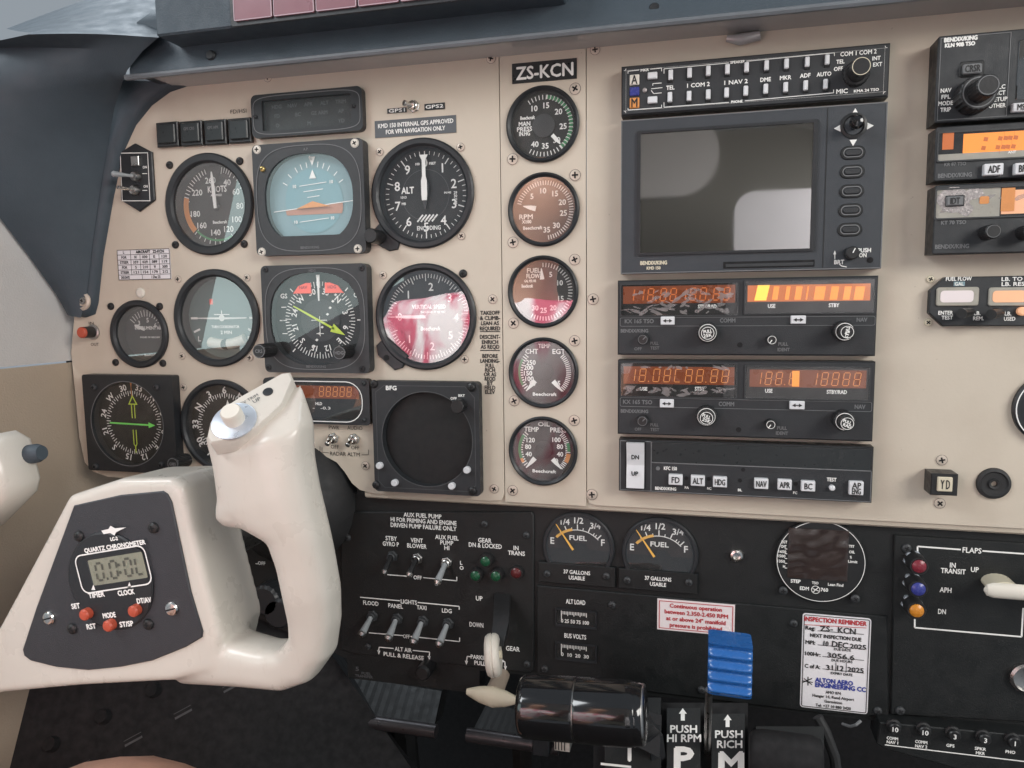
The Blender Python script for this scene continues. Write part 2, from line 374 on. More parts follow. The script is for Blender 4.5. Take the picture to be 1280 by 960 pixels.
def screw(parent, px, py, r=.0035, m='screw_cream', d=0.0, kind='flush', rot=None):
    o = bpy.data.objects.new('screw', screw_mesh(kind, r, m)); COL.objects.link(o); o.parent = parent
    p = P(px, py, d); o.location = p-ORG[parent.name]; o.rotation_euler = (0, random.uniform(0, 3) if rot is None else rot, 0); ORG[o.name] = p
    return o
# ------------------------------------------------------------------ large structure
def hole_plate(bm, outer, holes, d, thick=.003):
    """front sheet with round openings, plus its outer edge"""
    edges = []
    def loop(pts):
        v = [bm.verts.new((x, -d, z)) for x, z in pts]
        e = [bm.edges.new((v[i], v[(i+1) % len(v)])) for i in range(len(v))]; edges.extend(e); return v
    o = loop(outer)
    hs = [loop(h) for h in holes]
    bmesh.ops.triangle_fill(bm, use_beauty=True, use_dissolve=False, edges=edges, normal=(0, -1, 0))
    for lp in [o]+hs:
        b = [bm.verts.new((v.co.x, v.co.y+thick, v.co.z)) for v in lp]
        for i in range(len(lp)): bm.faces.new((lp[i], lp[(i+1) % len(lp)], b[(i+1) % len(lp)], b[i]))
TOPZ = Z0+.1675
def px2(pts, d=0.0): return [(P(a, b, d).x, P(a, b, d).z) for a, b in pts]
G = {  # bezel extents of the round gauges in the photo: left, right, top, bottom
 'airspeed': (205, 315, 190.5, 318.75), 'altimeter': (463.75, 591.25, 171, 311), 'turn': (216, 322.5, 336, 458.75), 'vsi': (468.75, 594.5, 328.75, 462.5),
 'air': (136, 208, 375, 460), 'course': (224, 328, 475, 591),
 'man': (632.5, 723.25, 105.5, 203), 'rpm': (634.4, 723.8, 214.6, 308), 'flow': (633.8, 722.9, 319.4, 409.4), 'cht': (635, 722.75, 422, 510.25), 'oil': (635, 721.8, 521.5, 607)}
PROUD = .003
def gc(k):
    l, r, t, b = G[k]; x0, z0, x1, z1 = R4(l, t, r, b, PROUD); return ((x0+x1)/2, (z0+z1)/2), ((x1-x0)+(z1-z0))/4
panel = thing('instrument_panel', 'cream painted metal instrument panel holding all gauges and radios', 'instrument panel', P(600, 620))
XS1, XS2 = P(627.5, 350).x, P(733, 350).x
LIPZ = P(900, 649).z
out = px2([(628, 627.5), (612, 626), (466, 616.5), (450, 612.5), (440, 604), (431, 590), (421, 578), (408, 571), (385, 569), (350, 570), (310, 580), (280, 597), (250, 603), (135, 596), (117, 590), (106, 578), (99, 545), (92, 470), (89, 440), (93, 395), (108, 310), (128, 245), (152, 180), (180, 138), (205, 116), (240, 105)])
out = [(XS1-.0003, out[0][1]+.006), (XS1-.0025, out[0][1]+.0015)]+out[1:-1]+[(out[-1][0], TOPZ+.004), (XS1-.0003, TOPZ+.004)]
bm = BM(); hole_plate(bm, out, [circ(*gc(k)[0], gc(k)[1]*.93, 40) for k in ('airspeed', 'altimeter', 'turn', 'vsi', 'air', 'course')], 0); part('pilot_plate', bm, 'cream', panel)
bm = BM(); hole_plate(bm, rect(XS1+.0003, LIPZ+.004, XS2-.0003, TOPZ+.004), [circ(*gc(k)[0], gc(k)[1]*.93, 40) for k in ('man', 'rpm', 'flow', 'cht', 'oil')], 0); part('engine_plate', bm, 'cream', panel)
bm = BM(); hole_plate(bm, [(XS2+.0003, LIPZ+.010), (XS2+.002, LIPZ+.0065), (XS2+.006, LIPZ+.005), (.34, LIPZ+.005), (.34, TOPZ+.004), (XS2+.0003, TOPZ+.004)], [], 0); part('radio_plate', bm, 'cream', panel)
bm = BM()                                   # rolled lower lip of the panel
sec = [(-.0016, .016), (-.0016, .004), (-.0022, .0014), (-.004, 0), (-.012, -.001)]
xs = [P(455, 618).x, .34]
loft(bm, [[Vector((x, -d, LIPZ+z)) for d, z in sec] for x in xs], cap=False, open_=True); part('lip', bm, 'cream', panel)
for a, b in [(719, 111), (641, 199), (719, 219), (641.5, 303), (718.5, 324.5), (642, 404), (718.5, 426), (643, 501), (718, 525.5), (641, 613), (741.5, 374), (740, 618)]: screw(panel, a, b, .0043)
for a, b in [(616, 374), (618, 611), (335, 97), (614, 73.5), (744, 62.5), (457, 582), (1177, 575), (1174.5, 629)]: screw(panel, a, b, .0037)
for a, b in [(475, 190), (576, 184), (577, 295), (479, 344), (581, 449), (223, 349), (309, 347), (228, 445), (312.5, 447), (230, 484)]: screw(panel, a, b, .0032)
for a, b in [(212.5, 206.5), (300, 201.5), (219.7, 306), (305.5, 305), (579, 342), (139, 383), (200, 383), (145, 453), (204, 454)]: screw(panel, a, b, .0030, 'knob_black', kind='pan')
# lettering printed on the cream panel
bm = BM(); D = .0003
T(bm, 'FD/HSI', 298, 139, 5, D, 20); part('lettering', bm, 'black_print', panel, smooth=0); bm = BM()
for s, y, w_ in (('TAKEOFF', 391, 24), ('& CLIMB-', 397.5, 25), ('LEAN AS', 404, 22), ('REQUIRED', 410.5, 25), ('DESCENT-', 421, 25), ('ENRICH', 427.5, 20), ('AS REQD', 433.5, 23), ('BEFORE', 445, 19), ('LANDING-', 451, 24), ('FULL', 457, 11), ('RICH', 462.5, 12), ('OR AS', 468, 15), ('REQD', 473.5, 13), ('BY', 479, 7), ('FIELD', 484.5, 13), ('ELEV', 490, 12)):
    T(bm, s, 612.5, y, 4.7, D, w_, bold=.00012)
for y in (414.4, 438): line(bm, [(600, y), (625, y)], .0006, D)
part('lettering', bm, 'black_print', panel, smooth=0); bm = BM()
T(bm, 'PWR', 417.5, 534.5, 4.6, D, 13); T(bm, 'AUDIO', 443.5, 535, 4.6, D, 19); T(bm, 'OFF', 418.5, 558.5, 4.6, D, 10); T(bm, 'OFF', 444, 559.5, 4.6, D, 10); T(bm, 'RADAR ALTM', 431, 567.5, 4.8, D, 37)
line(bm, [(402.5, 559), (402.5, 565.5), (411, 566)], .0004, D); line(bm, [(452, 568.5), (460.5, 568.5), (460.5, 562)], .0004, D); line(bm, [(392, 564), (400, 564.5), (400, 558)], .0004, D)
part('lettering', bm, 'black_print', panel, smooth=0); bm = BM()
T(bm, 'IN', 114, 404, 3.5, D, 6); T(bm, 'OUT', 118.5, 430.5, 3.8, D, 10)
part('lettering', bm, 'black_print', panel, smooth=0)

# lower black panel, set a little behind the cream lip
LD = -.009
low = thing('lower_panel', 'matt black lower sub-panel with switches under the cream lip', 'panel', P(700, 780, LD))
bm = BM(); prism(bm, [( -.42, LIPZ-.085), (P(430, 822, LD).x, P(430, 822, LD).z), (P(670, 845, LD).x, P(670, 845, LD).z), (P(810, 869, LD).x, P(810, 869, LD).z), (P(1100, 902, LD).x, P(1100, 902, LD).z), (.34, P(1100, 902, LD).z-.006), (.34, LIPZ+.02), (P(446, 610, LD).x, LIPZ+.02), (P(446, 610, LD).x, LIPZ+.002), (-.42, LIPZ+.002)], LD-.02, LD); part('backing', bm, 'black_panel', low)
def lplate(name, pts, d1=LD+.0022): 
    bm = BM(); prism(bm, px2(pts, d1), LD, d1, .0006); return part(name, bm, 'black_panel', low)
lplate('switch_plate', [(426, 632), (432, 640), (664, 640), (667, 644), (667, 838), (662, 841), (440, 817), (426, 812)][::-1])
lplate('meter_plate', [(671, 732), (1109, 771), (1111, 896), (1030, 892), (812, 865), (671, 841)][::-1])
lplate('flap_plate', [(1118, 669), (1330, 682), (1330, 905), (1114, 893)][::-1])
LP = LD+.0022
for a, b in [(606, 655), (658, 669), (659, 830), (435, 672), (460, 808)]: screw(low, a, b, .0026, 'bezel_grey', LP, 'pan')
for a, b in [(765, 756), (681, 836), (992, 779), (1097, 888), (877, 862)]: screw(low, a, b, .0027, 'bezel_grey', LP, 'pan')
for a, b in [(1133, 685), (1125, 888), (979, 738), (1069, 748)]: screw(low, a, b, .0030, 'bezel_grey', LP, 'pan')
bm = BM(); D = LP+.0003
for s, x, y, h, w_ in (('AUX FUEL PUMP', 528, 644.5, 5.2, 47), ('HI FOR PRIMING AND ENGINE', 529, 651.5, 5.2, 82), ('DRIVEN PUMP FAILURE ONLY', 529, 658.5, 5.2, 82), ('STBY', 489, 673, 5.2, 14), ('GYRO P', 488.5, 680, 5.2, 20), ('VENT', 521, 675.5, 5.2, 15), ('BLOWER', 521, 682.5, 5.2, 24), ('AUX FUEL', 558.5, 672, 5.2, 29), ('PUMP', 558.5, 678.5, 5.2, 16), ('HI', 558.5, 684.8, 5.2, 6), ('L', 576.5, 703.5, 4.5, None), ('O', 577, 709.8, 4.5, None), ('GEAR', 606, 675.5, 5.4, 16.5), ('DN & LOCKED', 606.5, 682, 5.4, 41), ('IN', 645, 685, 5.2, 6), ('TRANS', 645.5, 691.5, 5.2, 21), ('OFF', 522, 722, 4.6, 10),
    ('UP', 599, 748, 5.6, 8), ('DOWN', 595.5, 781, 5.6, 17), ('GEAR', 641, 811, 5.6, 17), ('LIGHTS', 511, 752.5, 5, 20), ('FLOOD', 463.5, 754, 5, 19), ('PANEL', 494.5, 757.5, 5, 18), ('TAXI', 527, 759.5, 5, 12), ('LDG', 558.5, 763.5, 5, 12), ('OFF', 508, 795.5, 4.6, 8), ('ALT AIR', 504, 812, 5, 21), ('PULL & RELEASE', 504.5, 820, 5, 50), ('PARKING', 601, 822, 5, 25), ('PULL', 600, 829, 5, 14), ('OFF', 625, 827, 5, 9)):
    T(bm, s, x, y, h, D, w_, bold=.00010)
for pts in ([(484, 718.3), (515, 720.7)], [(529, 722), (571, 726), (571, 721)], [(450, 746.5), (500, 751)], [(522, 753), (574, 758), (574, 762)], [(461, 791), (504, 794.5)], [(513, 795.5), (574.5, 802), (574.5, 797)],
            [(473, 815), (474, 809), (492, 810.5)], [(516, 813), (537, 815), (536.5, 822)], [(583, 828), (584, 820.5), (589, 821)], [(626, 826), (631, 827), (631.5, 834)]): line(bm, pts, .0008, D)
for x, y in ((473.5, 815.5), (536.5, 822.5), (583, 828.5), (631.7, 835)):
    p = P(x, y, D); flat(bm, [(p.x-.0013, p.z+.0016), (p.x, p.z-.0018), (p.x+.0013, p.z+.0016)], D)
part('lettering', bm, 'white_print', low, smooth=0); bm = BM()
for s, x, y, h, w_ in (('ALT LOAD', 719.5, 752.5, 5.5, 24), ('BUS VOLTS', 719, 795.5, 5.5, 27), ): T(bm, s, x, y, h, D, w_, bold=.00010)
part('lettering', bm, 'white_print', low, smooth=0); bm = BM()
for s, x, y, h, w_ in (('FLAPS', 1215, 688, 6.4, 23.5), ('IN', 1191, 706.5, 6, 7), ('TRANSIT', 1191.5, 714, 6, 31), ('UP', 1218.5, 712, 6, 9.5), ('APH', 1182, 737.5, 6, 14.5), ('DN', 1177.5, 764.5, 6, 9.5)): T(bm, s, x, y, h, D, w_, bold=.00010)
for pts in ([(1147, 692), (1147, 683), (1201, 687)], [(1228, 688.7), (1290, 693)], [(1143.5, 774), (1143.5, 784.5), (1277, 796), (1279, 760)]): line(bm, pts, .0010, D)
part('lettering', bm, 'white_print', low, smooth=0)

# glareshield: padded hood over the panel, glossy underside
gs = thing('glareshield', 'dark blue-grey padded glareshield overhanging the top of the panel', 'glareshield', (0, -.03, TOPZ))
OV = .036
xl, xr = P(157, 90, OV).x, .36
bm = BM(); prof = [(OV, 0), (OV, .0016)]
loft(bm, [[Vector((x, -d, TOPZ+z)) for d, z in [(-.02, .0), (OV-.0005, .0), (OV-.0005, .0008), (-.02, .0008)]] for x in (P(238, 104, 0).x-.012, xr)]); part('underside', bm, 'shield_under', gs)
bm = BM()
def rimsec(x): return [Vector((x, -d, TOPZ+z)) for d, z in [(OV-.001, -.0035), (OV+.0012, -.0035), (OV+.0022, -.002), (OV+.0022, -.0005), (OV+.001, .0003), (OV-.001, .0003)]]
loft(bm, [rimsec(xl), rimsec((xl+xr)/2), rimsec(xr)]); part('rim', bm, ['shield_rim'], gs)
bm = BM()
def hood(x, k=0):
    pr = [(OV+.0008, .0004), (OV+.0005, .004), (OV-.003, .012), (OV-.007, .026), (OV-.010, .040), (OV-.03, .056), (OV-.07, .070), (-.20, .085), (-.20, .0015), (OV-.0008, .0015)]
    return [Vector((x, -d, TOPZ+z)) for d, z in pr]
loft(bm, [hood(xl+.004), hood(-.2), hood(0), hood(xr)]); part('hood', bm, 'shield', gs, smooth=40)
AX0, AX1, AD = P(194, 30, .055).x, P(700, 0, .055).x, .055
zb = P(300, 33, AD).z
bm = BM(); prism(bm, rrect(AX0, zb, AX1, zb+.07, .002), 0.0, AD, .0012); ann = part('annunciator_housing', bm, 'shield', gs)
bm = BM(); zw = P(315, 25, AD).z
prism(bm, rrect(P(289, 20, AD).x, zw-.0035, P(640, 0, AD).x, zw+.05, .002), AD, AD+.0012, .0004); part('bezel', bm, 'bezel', ann)
xsq = [P(x, 8, AD+.002).x for x in (291, 341, 394, 447, 500, 553)]
for a, b in zip(xsq, xsq[1:]):
    bm = BM(); prism(bm, rrect(a+.0007, zw-.0005, b-.0007, zw+.017, .001), AD+.0012, AD+.0026, .0006); o = part('lens', bm, 'maroon_lens', ann)
    bm = BM(); frame2(bm, rrect(a+.0007, zw-.0005, b-.0007, zw+.017, .001), .0006, AD+.00275); bm2 = part('lens_rim', bm, 'lens_rim', ann, smooth=0)
# side post wrapping down the left end of the panel
bm = BM(); PD = .007
post = px2([(238, 101), (205, 112), (182, 129), (162, 154), (146, 189), (134, 245), (121, 320), (115, 378), (111, 393), (100, 397), (90, 395), (92, 360), (104, 290), (114, 220), (124, 150), (132, 92)], PD)
prism(bm, post[::-1], -.04, PD, .004); part('side_post', bm, 'shield', gs, smooth=50)
bm = BM(); c = P(103, 376, PD); lathe(bm, c.x, c.z, [(.0078, PD-.0005), (.0078, PD+.0008), (.006, PD+.002), (.0048, PD+.0012)], 28, mi=0); lathe(bm, c.x, c.z, [(.0046, PD+.0010), (.0040, PD+.0022), (.002, PD+.0026)], 20, mi=0)
part('washer', bm, 'screw_cream', gs); screw(gs, 103, 376, .0030, 'steel', PD+.0024, 'flush')
for a, b, dd in [(265, 70, OV-.001), (818, 12, OV-.004)]:
    bm = BM(); p = P(a, b, dd); lathe(bm, p.x, p.z, [(.0035, dd-.006), (.0035, dd+.0016), (.0026, dd+.0030)], 18); part('fastener', bm, 'bezel', gs)
for a, b, w_ in [(528, 48.5, 17)]:
    pass
# sheet-metal bracket and rubber bump under the hood
bm = BM(); c = P(925, 40, .006); tube(bm, [Vector((c.x-.008, -.004, TOPZ-.0035)), Vector((c.x, -.004, TOPZ-.005)), Vector((c.x+.012, -.004, TOPZ-.0035))], [.002, .0036, .003], 12); part('bulb_seal', bm, 'shield_under', gs)

XW = P(90, 452).x-.002
def WL(px, py, dx=.003):
    v = FW + RT*((px-640)/F_PX) - UP*((py-480)/F_PX); return CAM + v*((XW+dx-CAM.x)/v.x)
cheek = [(P(101, 397, PD+.0006), WL(84, 393)), (P(108, 372, PD+.0006), WL(70, 368)), (P(115, 310, PD+.0006), WL(36, 320)), (P(124, 245, PD+.0006), WL(4, 278)), (P(134, 185, PD+.0006), WL(-30, 230)), (P(143, 135, PD+.006), WL(-50, 180)), (P(153, 103, OV-.008), WL(-60, 130)), (P(159, 88, OV+.0045), WL(-60, 90)), (P(178, 64, OV+.006), WL(-45, 60)), (P(198, 47, OV+.006), P(35, 43, .085)), (P(200, 43, OV-.002), P(40, 41.5, .075)), (P(205, 0, -.02), P(22, 39, .04)), (P(222, -35, -.10), P(8, 36, .0))]
bm = BM(); rows = []
for a, b in cheek:
    row = []
    for k in range(9):
        f = k/8; p = a.lerp(b, f); bulge = math.sin(math.pi*f)*.004; row.append(p+Vector((.3*bulge, -bulge, 0)))
    rows.append(row)
loft(bm, rows, cap=False, open_=True); part('side_cheek', bm, 'shield', gs, smooth=60)
# cabin side wall left of the panel, upper light trim and lower beige trim
sw = BM(); zs0 = P(92, 452).z
loft(sw, [[Vector((XW, ya, zs0+.0008)), Vector((XW, yb, zs0+.235))] for ya, yb in ((.08, .08), (-.03, -.03), (-.17, -.27))], cap=False)
for v in sw.verts: pass
o = part('upper_side_wall', sw, 'wall_grey'); o['kind'] = 'structure'
sw = BM(); loft(sw, [[Vector((XW-.0015+(.0 if y > -.03 else -.03*(-y-.03)), y, z)) for z in (zs0-.0008, zs0-.12, zs0-.5)] for y in (.08, -.03, -.25)], cap=False, open_=True)
o = part('lower_side_wall', sw, 'wall_beige'); o['kind'] = 'structure'
bm = BM(); bmesh.ops.create_cube(bm, size=1, matrix=Matrix.Translation((-.1, -.2, Z0-.80)) @ Matrix.Diagonal((1.6, 2.4, .04, 1))); o = part('floor', bm, 'carpet'); o['kind'] = 'structure'
bm = BM(); bmesh.ops.create_cube(bm, size=1, matrix=Matrix.Translation((-.1, .40, Z0-.3)) @ Matrix.Diagonal((1.6, .03, .75, 1))); o = part('firewall', bm, 'void'); o['kind'] = 'structure'

# ------------------------------------------------------------------ round gauges
_ta = text_at
def text_at(bm, s, x, z, h, d, w=None, rot=0.0, bold=0.0): _ta(bm, s, x, z, h, d, w, rot, bold or (.00014 if h > .002 else .00008))
def gauge(k, name, label, rin=.80, depth=.008, dial='dial', gl='glass', group='round flight gauges', rim='bezel', cat='gauge'):
    c, R = gc(k); root = thing(name, label, cat, (c[0], -PROUD, c[1]), group)
    ri = R*rin; bm = BM()
    lathe(bm, *c, [(R, .0001), (R, PROUD-.001), (R-.0012, PROUD), (ri+.0022, PROUD), (ri+.0006, PROUD-.0014), (ri, -depth-.0004)], 64, cap=False); part('bezel', bm, rim, root)
    bm = BM(); flat(bm, circ(*c, ri+.0004, 48), -depth); part('dial_face', bm, dial, root, smooth=0)
    bm = BM(); flat(bm, circ(*c, ri+.0012, 48), PROUD-.0026); part('glass', bm, gl, root, smooth=0)
    return root, c, ri, -depth
def hub(root, c, r, d, h=.002, m='dial_grey'):
    bm = BM(); lathe(bm, *c, [(r, d), (r, d+h*.7), (r*.8, d+h)], 28); part('hub', bm, m, root)
def needle(root, pts, d, m='white_print', t=.0006, name='needle'):
    bm = BM(); prism(bm, pts, d-t, d); return part(name, bm, m, root, smooth=0)
def npts(c, ang, prof):
    """needle outline from (along, half width) pairs"""
    a = math.radians(90-ang); u = Vector((math.cos(a), math.sin(a))); n = Vector((-u.y, u.x)); C = Vector(c)
    return [tuple(C+u*l-n*h) for l, h in prof]+[tuple(C+u*l+n*h) for l, h in reversed(prof)]

# airspeed
r, c, ri, dd = gauge('airspeed', 'airspeed_indicator', 'round airspeed gauge marked KNOTS with yellow and green arcs', .80, .009, gl='glass_strong')
ASI = {30: 12, 40: 30, 60: 60, 80: 92, 100: 122, 120: 152, 140: 186, 160: 225, 180: 255, 200: 280, 220: 303, 240: 325, 260: 347}
bm = BM(); d = dd+.0003
for v in (40, 60, 80, 100, 120, 140, 160, 180, 220, 260): text_at(bm, str(v), *pol(c, ri*.66, ASI[v]), .0044, d)
ks = sorted(ASI)
for a, b in zip(ks, ks[1:]):
    for q in range(4): ticks(bm, c, ri*(.80 if q == 0 else .84), ri*.97, [ASI[a]+(ASI[b]-ASI[a])*q/4], .0007, d)
text_at(bm, 'KNOTS', c[0]+.001, c[1]+ri*.42, .0046, d, .0165); text_at(bm, 'AIRSPEED', c[0], c[1]+ri*.27, .0016, d, .010); text_at(bm, 'Beechcraft', c[0]+.002, c[1]-ri*.40, .0022, d, .0125)
part('markings', bm, 'white_print', r, smooth=0)
bm = BM(); arc(bm, c, ri*.90, ri*.98, 60, 152, d+.0002, 24); part('white_arc', bm, 'white_print', r, smooth=0)
bm = BM(); arc(bm, c, ri*.82, ri*.97, 228, 285, d+.0002); part('yellow_arc', bm, 'orange_arc', r, smooth=0)
bm = BM(); arc(bm, c, ri*.83, ri*.88, 152, 226, d+.0002); part('green_arc', bm, 'green_arc', r, smooth=0)
needle(r, npts((c[0]+.0005, c[1]), -4, [(-.002, .0012), (.004, .0014), (ri*.62, .0013), (ri*.84, .0004)]), dd+.0035)
hub(r, c, .003, dd)
# altimeter
r, c, ri, dd = gauge('altimeter', 'altimeter', 'round altimeter marked ALT and ENCODING with digits one to nine', .84, .006)
bm = BM(); d = dd+.0003
for v in range(10): text_at(bm, str(v), *pol(c, ri*.70, v*36), .0062, d)
for v in range(50): ticks(bm, c, ri*(.80 if v % 5 == 0 else .87), ri*.95, [v*7.2], .0008 if v % 5 == 0 else .0005, d)
text_at(bm, 'ALT', c[0]-ri*.42, c[1]+ri*.12, .0045, d, .0095, bold=.0002); text_at(bm, 'ENCODING', c[0]+.002, c[1]-ri*.72, .0029, d, .018, bold=.0001)
text_at(bm, '100', *pol(c, ri*.70, -14), .0017, d); text_at(bm, 'FEET', *pol(c, ri*.70, 15), .0017, d)
for j in range(4): text_at(bm, '%d' % (29+j), c[0]+ri*.70, c[1]+ri*(.02-.07*j), .0018, d)
text_at(bm, '1013', c[0]-ri*.52, c[1]-ri*.03, .0017, d); text_at(bm, 'MB', c[0]-ri*.52, c[1]-ri*.17, .0017, d); text_at(bm, 'IN HG', c[0]+ri*.52, c[1]+ri*.03, .0013, d)
for j in range(5):
    x = c[0]-ri*.14+j*.0028; seg(bm, (x-.0022, c[1]-ri*.58), (x+.0022, c[1]-ri*.43), .0012, d)
part('markings', bm, 'white_print', r, smooth=0)
bm = BM(); frame2(bm, circ(*c, ri*.56, 40), .0004, d); part('inner_ring', bm, 'faint_print', r, smooth=0)
needle(r, npts(c, 0, [(-.004, .0018), (0, .0022), (ri*.30, .0022), (ri*.40, .0013), (ri*.74, .0013), (ri*.86, .0032)]), dd+.003, name='hundreds_pointer')
needle(r, npts(c, 1, [(-ri*.30, .0005), (0, .0026), (ri*.22, .0034), (ri*.34, .0008)]), dd+.0018, 'dial_grey', name='thousands_pointer')
bm = BM(); p = P(484, 301, .002); prism(bm, px2([(455, 300), (478, 275), (500, 300), (497, 312), (486, 314), (470, 305)], .0015)[::-1], -.001, .0015, .0006); part('knob_boss', bm, 'bezel', r)
bm = BM(); p = P(463.5, 294.5, .016); tube(bm, [Vector((p.x, -.002, p.z)), Vector((p.x, -.016, p.z))], .0052, 24); lathe(bm, p.x, p.z, [(.0052, .016), (.0046, .0172)], 24); part('setting_knob', bm, 'knob_black', r)
# turn coordinator
r, c, ri, dd = gauge('turn', 'turn_coordinator', 'round turn coordinator with white aeroplane symbol and slip ball', .83, .008, 'teal_dial', 'glass_strong')
bm = BM(); d = dd+.0003
text_at(bm, 'TURN COORDINATOR', c[0]+.0015, c[1]-ri*.22, .0021, d, .025); text_at(bm, '2 MIN', c[0]+.002, c[1]-ri*.36, .0026, d, .010); text_at(bm, 'L', c[0]-ri*.72, c[1]-ri*.52, .004, d); text_at(bm, 'R', c[0]+ri*.72, c[1]-ri*.52, .004, d)
for a in (90, 112, 248, 270): ticks(bm, c, ri*.74, ri*.94, [a], .0017, d)
part('markings', bm, 'white_print', r, smooth=0)
bm = BM(); e = dd+.002
for s in (-1, 1): flat(bm, [(c[0], c[1]+.0006), (c[0], c[1]-.0012), (c[0]+s*ri*.70, c[1]-.0004), (c[0]+s*ri*.70, c[1]+.0004)][::s], e)
flat(bm, circ(*c, .0026, 20), e+.0002); seg(bm, (c[0]-.007, c[1]+.0028), (c[0]+.007, c[1]+.0028), .0007, e); seg(bm, c, (c[0], c[1]+.006), .0009, e+.0001)
part('aeroplane_symbol', bm, 'white_print', r, smooth=0)
bm = BM(); tube(bm, [Vector((c[0]+x, -dd-.001+.0, c[1]-ri*.66+abs(x)**2*12)) for x in frange(-ri*.40, ri*.62, 9)], .0042, 16); part('slip_tube', bm, 'ivory', r)
bm = BM(); bmesh.ops.create_uvsphere(bm, u_segments=16, v_segments=10, radius=.0044, matrix=Matrix.Translation((c[0]+.002, -dd-.0016, c[1]-ri*.66))); part('slip_ball', bm, 'knob_black', r)
bm = BM(); p = pol(c, ri*.52, -38); flat(bm, rrect(p[0]-.0015, p[1]-.0022, p[0]+.0015, p[1]+.0022, .0005), d); part('warning_flag', bm, 'red_flag', r, smooth=0)
# vertical speed
r, c, ri, dd = gauge('vsi', 'vertical_speed_indicator', 'round vertical speed gauge with pink reflections and pointer at zero', .86, .004, 'dial', 'glass_strong')
bm = BM(); d = dd+.0003
for s, a in (('0', 270), ('1', 318), ('2', 8), ('3', 52), ('4', 92), ('5', 128), ('2', 172), ('1', 222)): text_at(bm, s, *pol(c, ri*.66, a), .0055, d)
for k in range(-4, 41):
    a = 270+k*4.4; ticks(bm, c, ri*(.78 if k % 5 == 0 else .85), ri*.94, [a], .0006, d)
for k in range(1, 41): ticks(bm, c, ri*(.78 if k % 5 == 0 else .85), ri*.94, [270-k*4.4], .0006, d)
text_at(bm, 'VERTICAL SPEED', c[0]+.001, c[1]+ri*.22, .0028, d, .026); text_at(bm, 'THOUSAND FT PER MIN', c[0]+.004, c[1]+ri*.10, .0013, d, .019); text_at(bm, 'Beechcraft', c[0]+.002, c[1]-ri*.26, .0026, d, .015)
part('markings', bm, 'white_print', r, smooth=0)
needle(r, npts(c, 270, [(.001, .0011), (ri*.55, .0011), (ri*.74, .0008)]), dd+.002)
bm = BM(); prism(bm, px2([(470, 432), (482, 420), (510, 445), (503, 460), (493, 463), (472, 444)], .0018)[::-1], -.001, .0018, .0006); part('adjuster_boss', bm, 'bezel', r)
bm = BM(); p = P(483, 447, .002); lathe(bm, p.x, p.z, [(.0021, .0018), (.0021, .0023)], 16); part('adjuster_screw', bm, 'void', r)
# instrument air
r, c, ri, dd = gauge('air', 'suction_gauge', 'small round gauge marked INSTRUMENT AIR', .78, .008, 'dial_grey', 'glass_strong')
bm = BM(); d = dd+.0003
for v, a in (('3', -38), ('5', 8), ('6', 52)): text_at(bm, v, *pol(c, ri*.52, a), .0035, d)
ticks(bm, c, ri*.66, ri*.9, frange(-52, 62, 13), .0006, d)
text_at(bm, 'INSTRUMENT AIR', c[0]+.002, c[1]+ri*.22, .0026, d, .026); text_at(bm, 'INCHES OF MERCURY', c[0]+.003, c[1]-ri*.14, .0012, d, .019); text_at(bm, 'Beechcraft', c[0]+.002, c[1]-ri*.82, .0018, d, .011)
part('markings', bm, 'white_print', r, smooth=0)
needle(r, npts((c[0]+.002, c[1]+.002), 293, [(.003, .0010), (.011, .0013), (.013, .0005)]), dd+.002)
# course indicator half hidden by the grip
r, c, ri, dd = gauge('course', 'course_deviation_indicator', 'round compass-card gauge partly hidden behind the white grip', .86, .005)
bm = BM(); d = dd+.0003
for k in range(72): ticks(bm, c, ri*(.68 if k % 2 == 0 else .72), ri*.80, [k*5], .0006, d)
for k, s in enumerate(('6', 'E', '12', '15', 'S', '21', '24', 'W', '30', '33', 'N', '3')): text_at(bm, s, *pol(c, ri*.88, k*30), .0054, d, rot=math.radians(-k*30), bold=.0002)
p = pol(c, ri*.55, 8); flat(bm, [(p[0]-.0022, p[1]-.003), (p[0]+.0022, p[1]-.003), (p[0], p[1]+.003)], d)
part('markings', bm, 'white_print', r, smooth=0)

# engine gauges
def beech(bm, c, ri, x, z, d, w_=.013): text_at(bm, 'Beechcraft', c[0]+ri*x, c[1]+ri*z, .0022, d, w_)
EG = 'engine gauges in a column'
r, c, ri, dd = gauge('man', 'manifold_pressure_gauge', 'round engine gauge marked MAN PRESS with green arc', .86, .0035, 'dial', 'glass', EG)
bm = BM(); d = dd+.0003; ticks(bm, c, ri*.80, ri*.94, frange(-32, 210, 33), .0006, d)
for s, a in (('10', -28), ('15', 8), ('20', 50), ('25', 95), ('30', 138), ('35', 176), ('40', 208)): text_at(bm, s, *pol(c, ri*.62, a), .0036, d)
for s, z, w_ in (('MAN', .10, .008), ('PRESS', -.06, .0105), ('IN.HG', -.20, .0075)): text_at(bm, s, c[0]-ri*.62, c[1]+ri*z, .0028, d, w_)
beech(bm, c, ri, -.52, .28, d, .010); part('markings', bm, 'white_print', r, smooth=0)
bm = BM(); arc(bm, c, ri*.82, ri*.93, 8, 140, d+.0002, 24); part('green_arc', bm, 'green_arc', r, smooth=0)
bm = BM(); ticks(bm, c, ri*.81, ri*.94, frange(8, 140, 19), .0006, d+.0004); part('arc_ticks', bm, 'white_print', r, smooth=0)
needle(r, npts(c, 138, [(ri*.42, .0013), (ri*.62, .0013), (ri*.80, .0004)]), dd+.002); hub(r, c, ri*.36, dd, .0012)
r, c, ri, dd = gauge('rpm', 'tachometer', 'round engine gauge marked RPM', .86, .0035, 'dial_grey', 'glass_strong', EG)
bm = BM(); d = dd+.0003; ticks(bm, c, ri*.80, ri*.94, frange(-74, 172, 46), .0007, d)
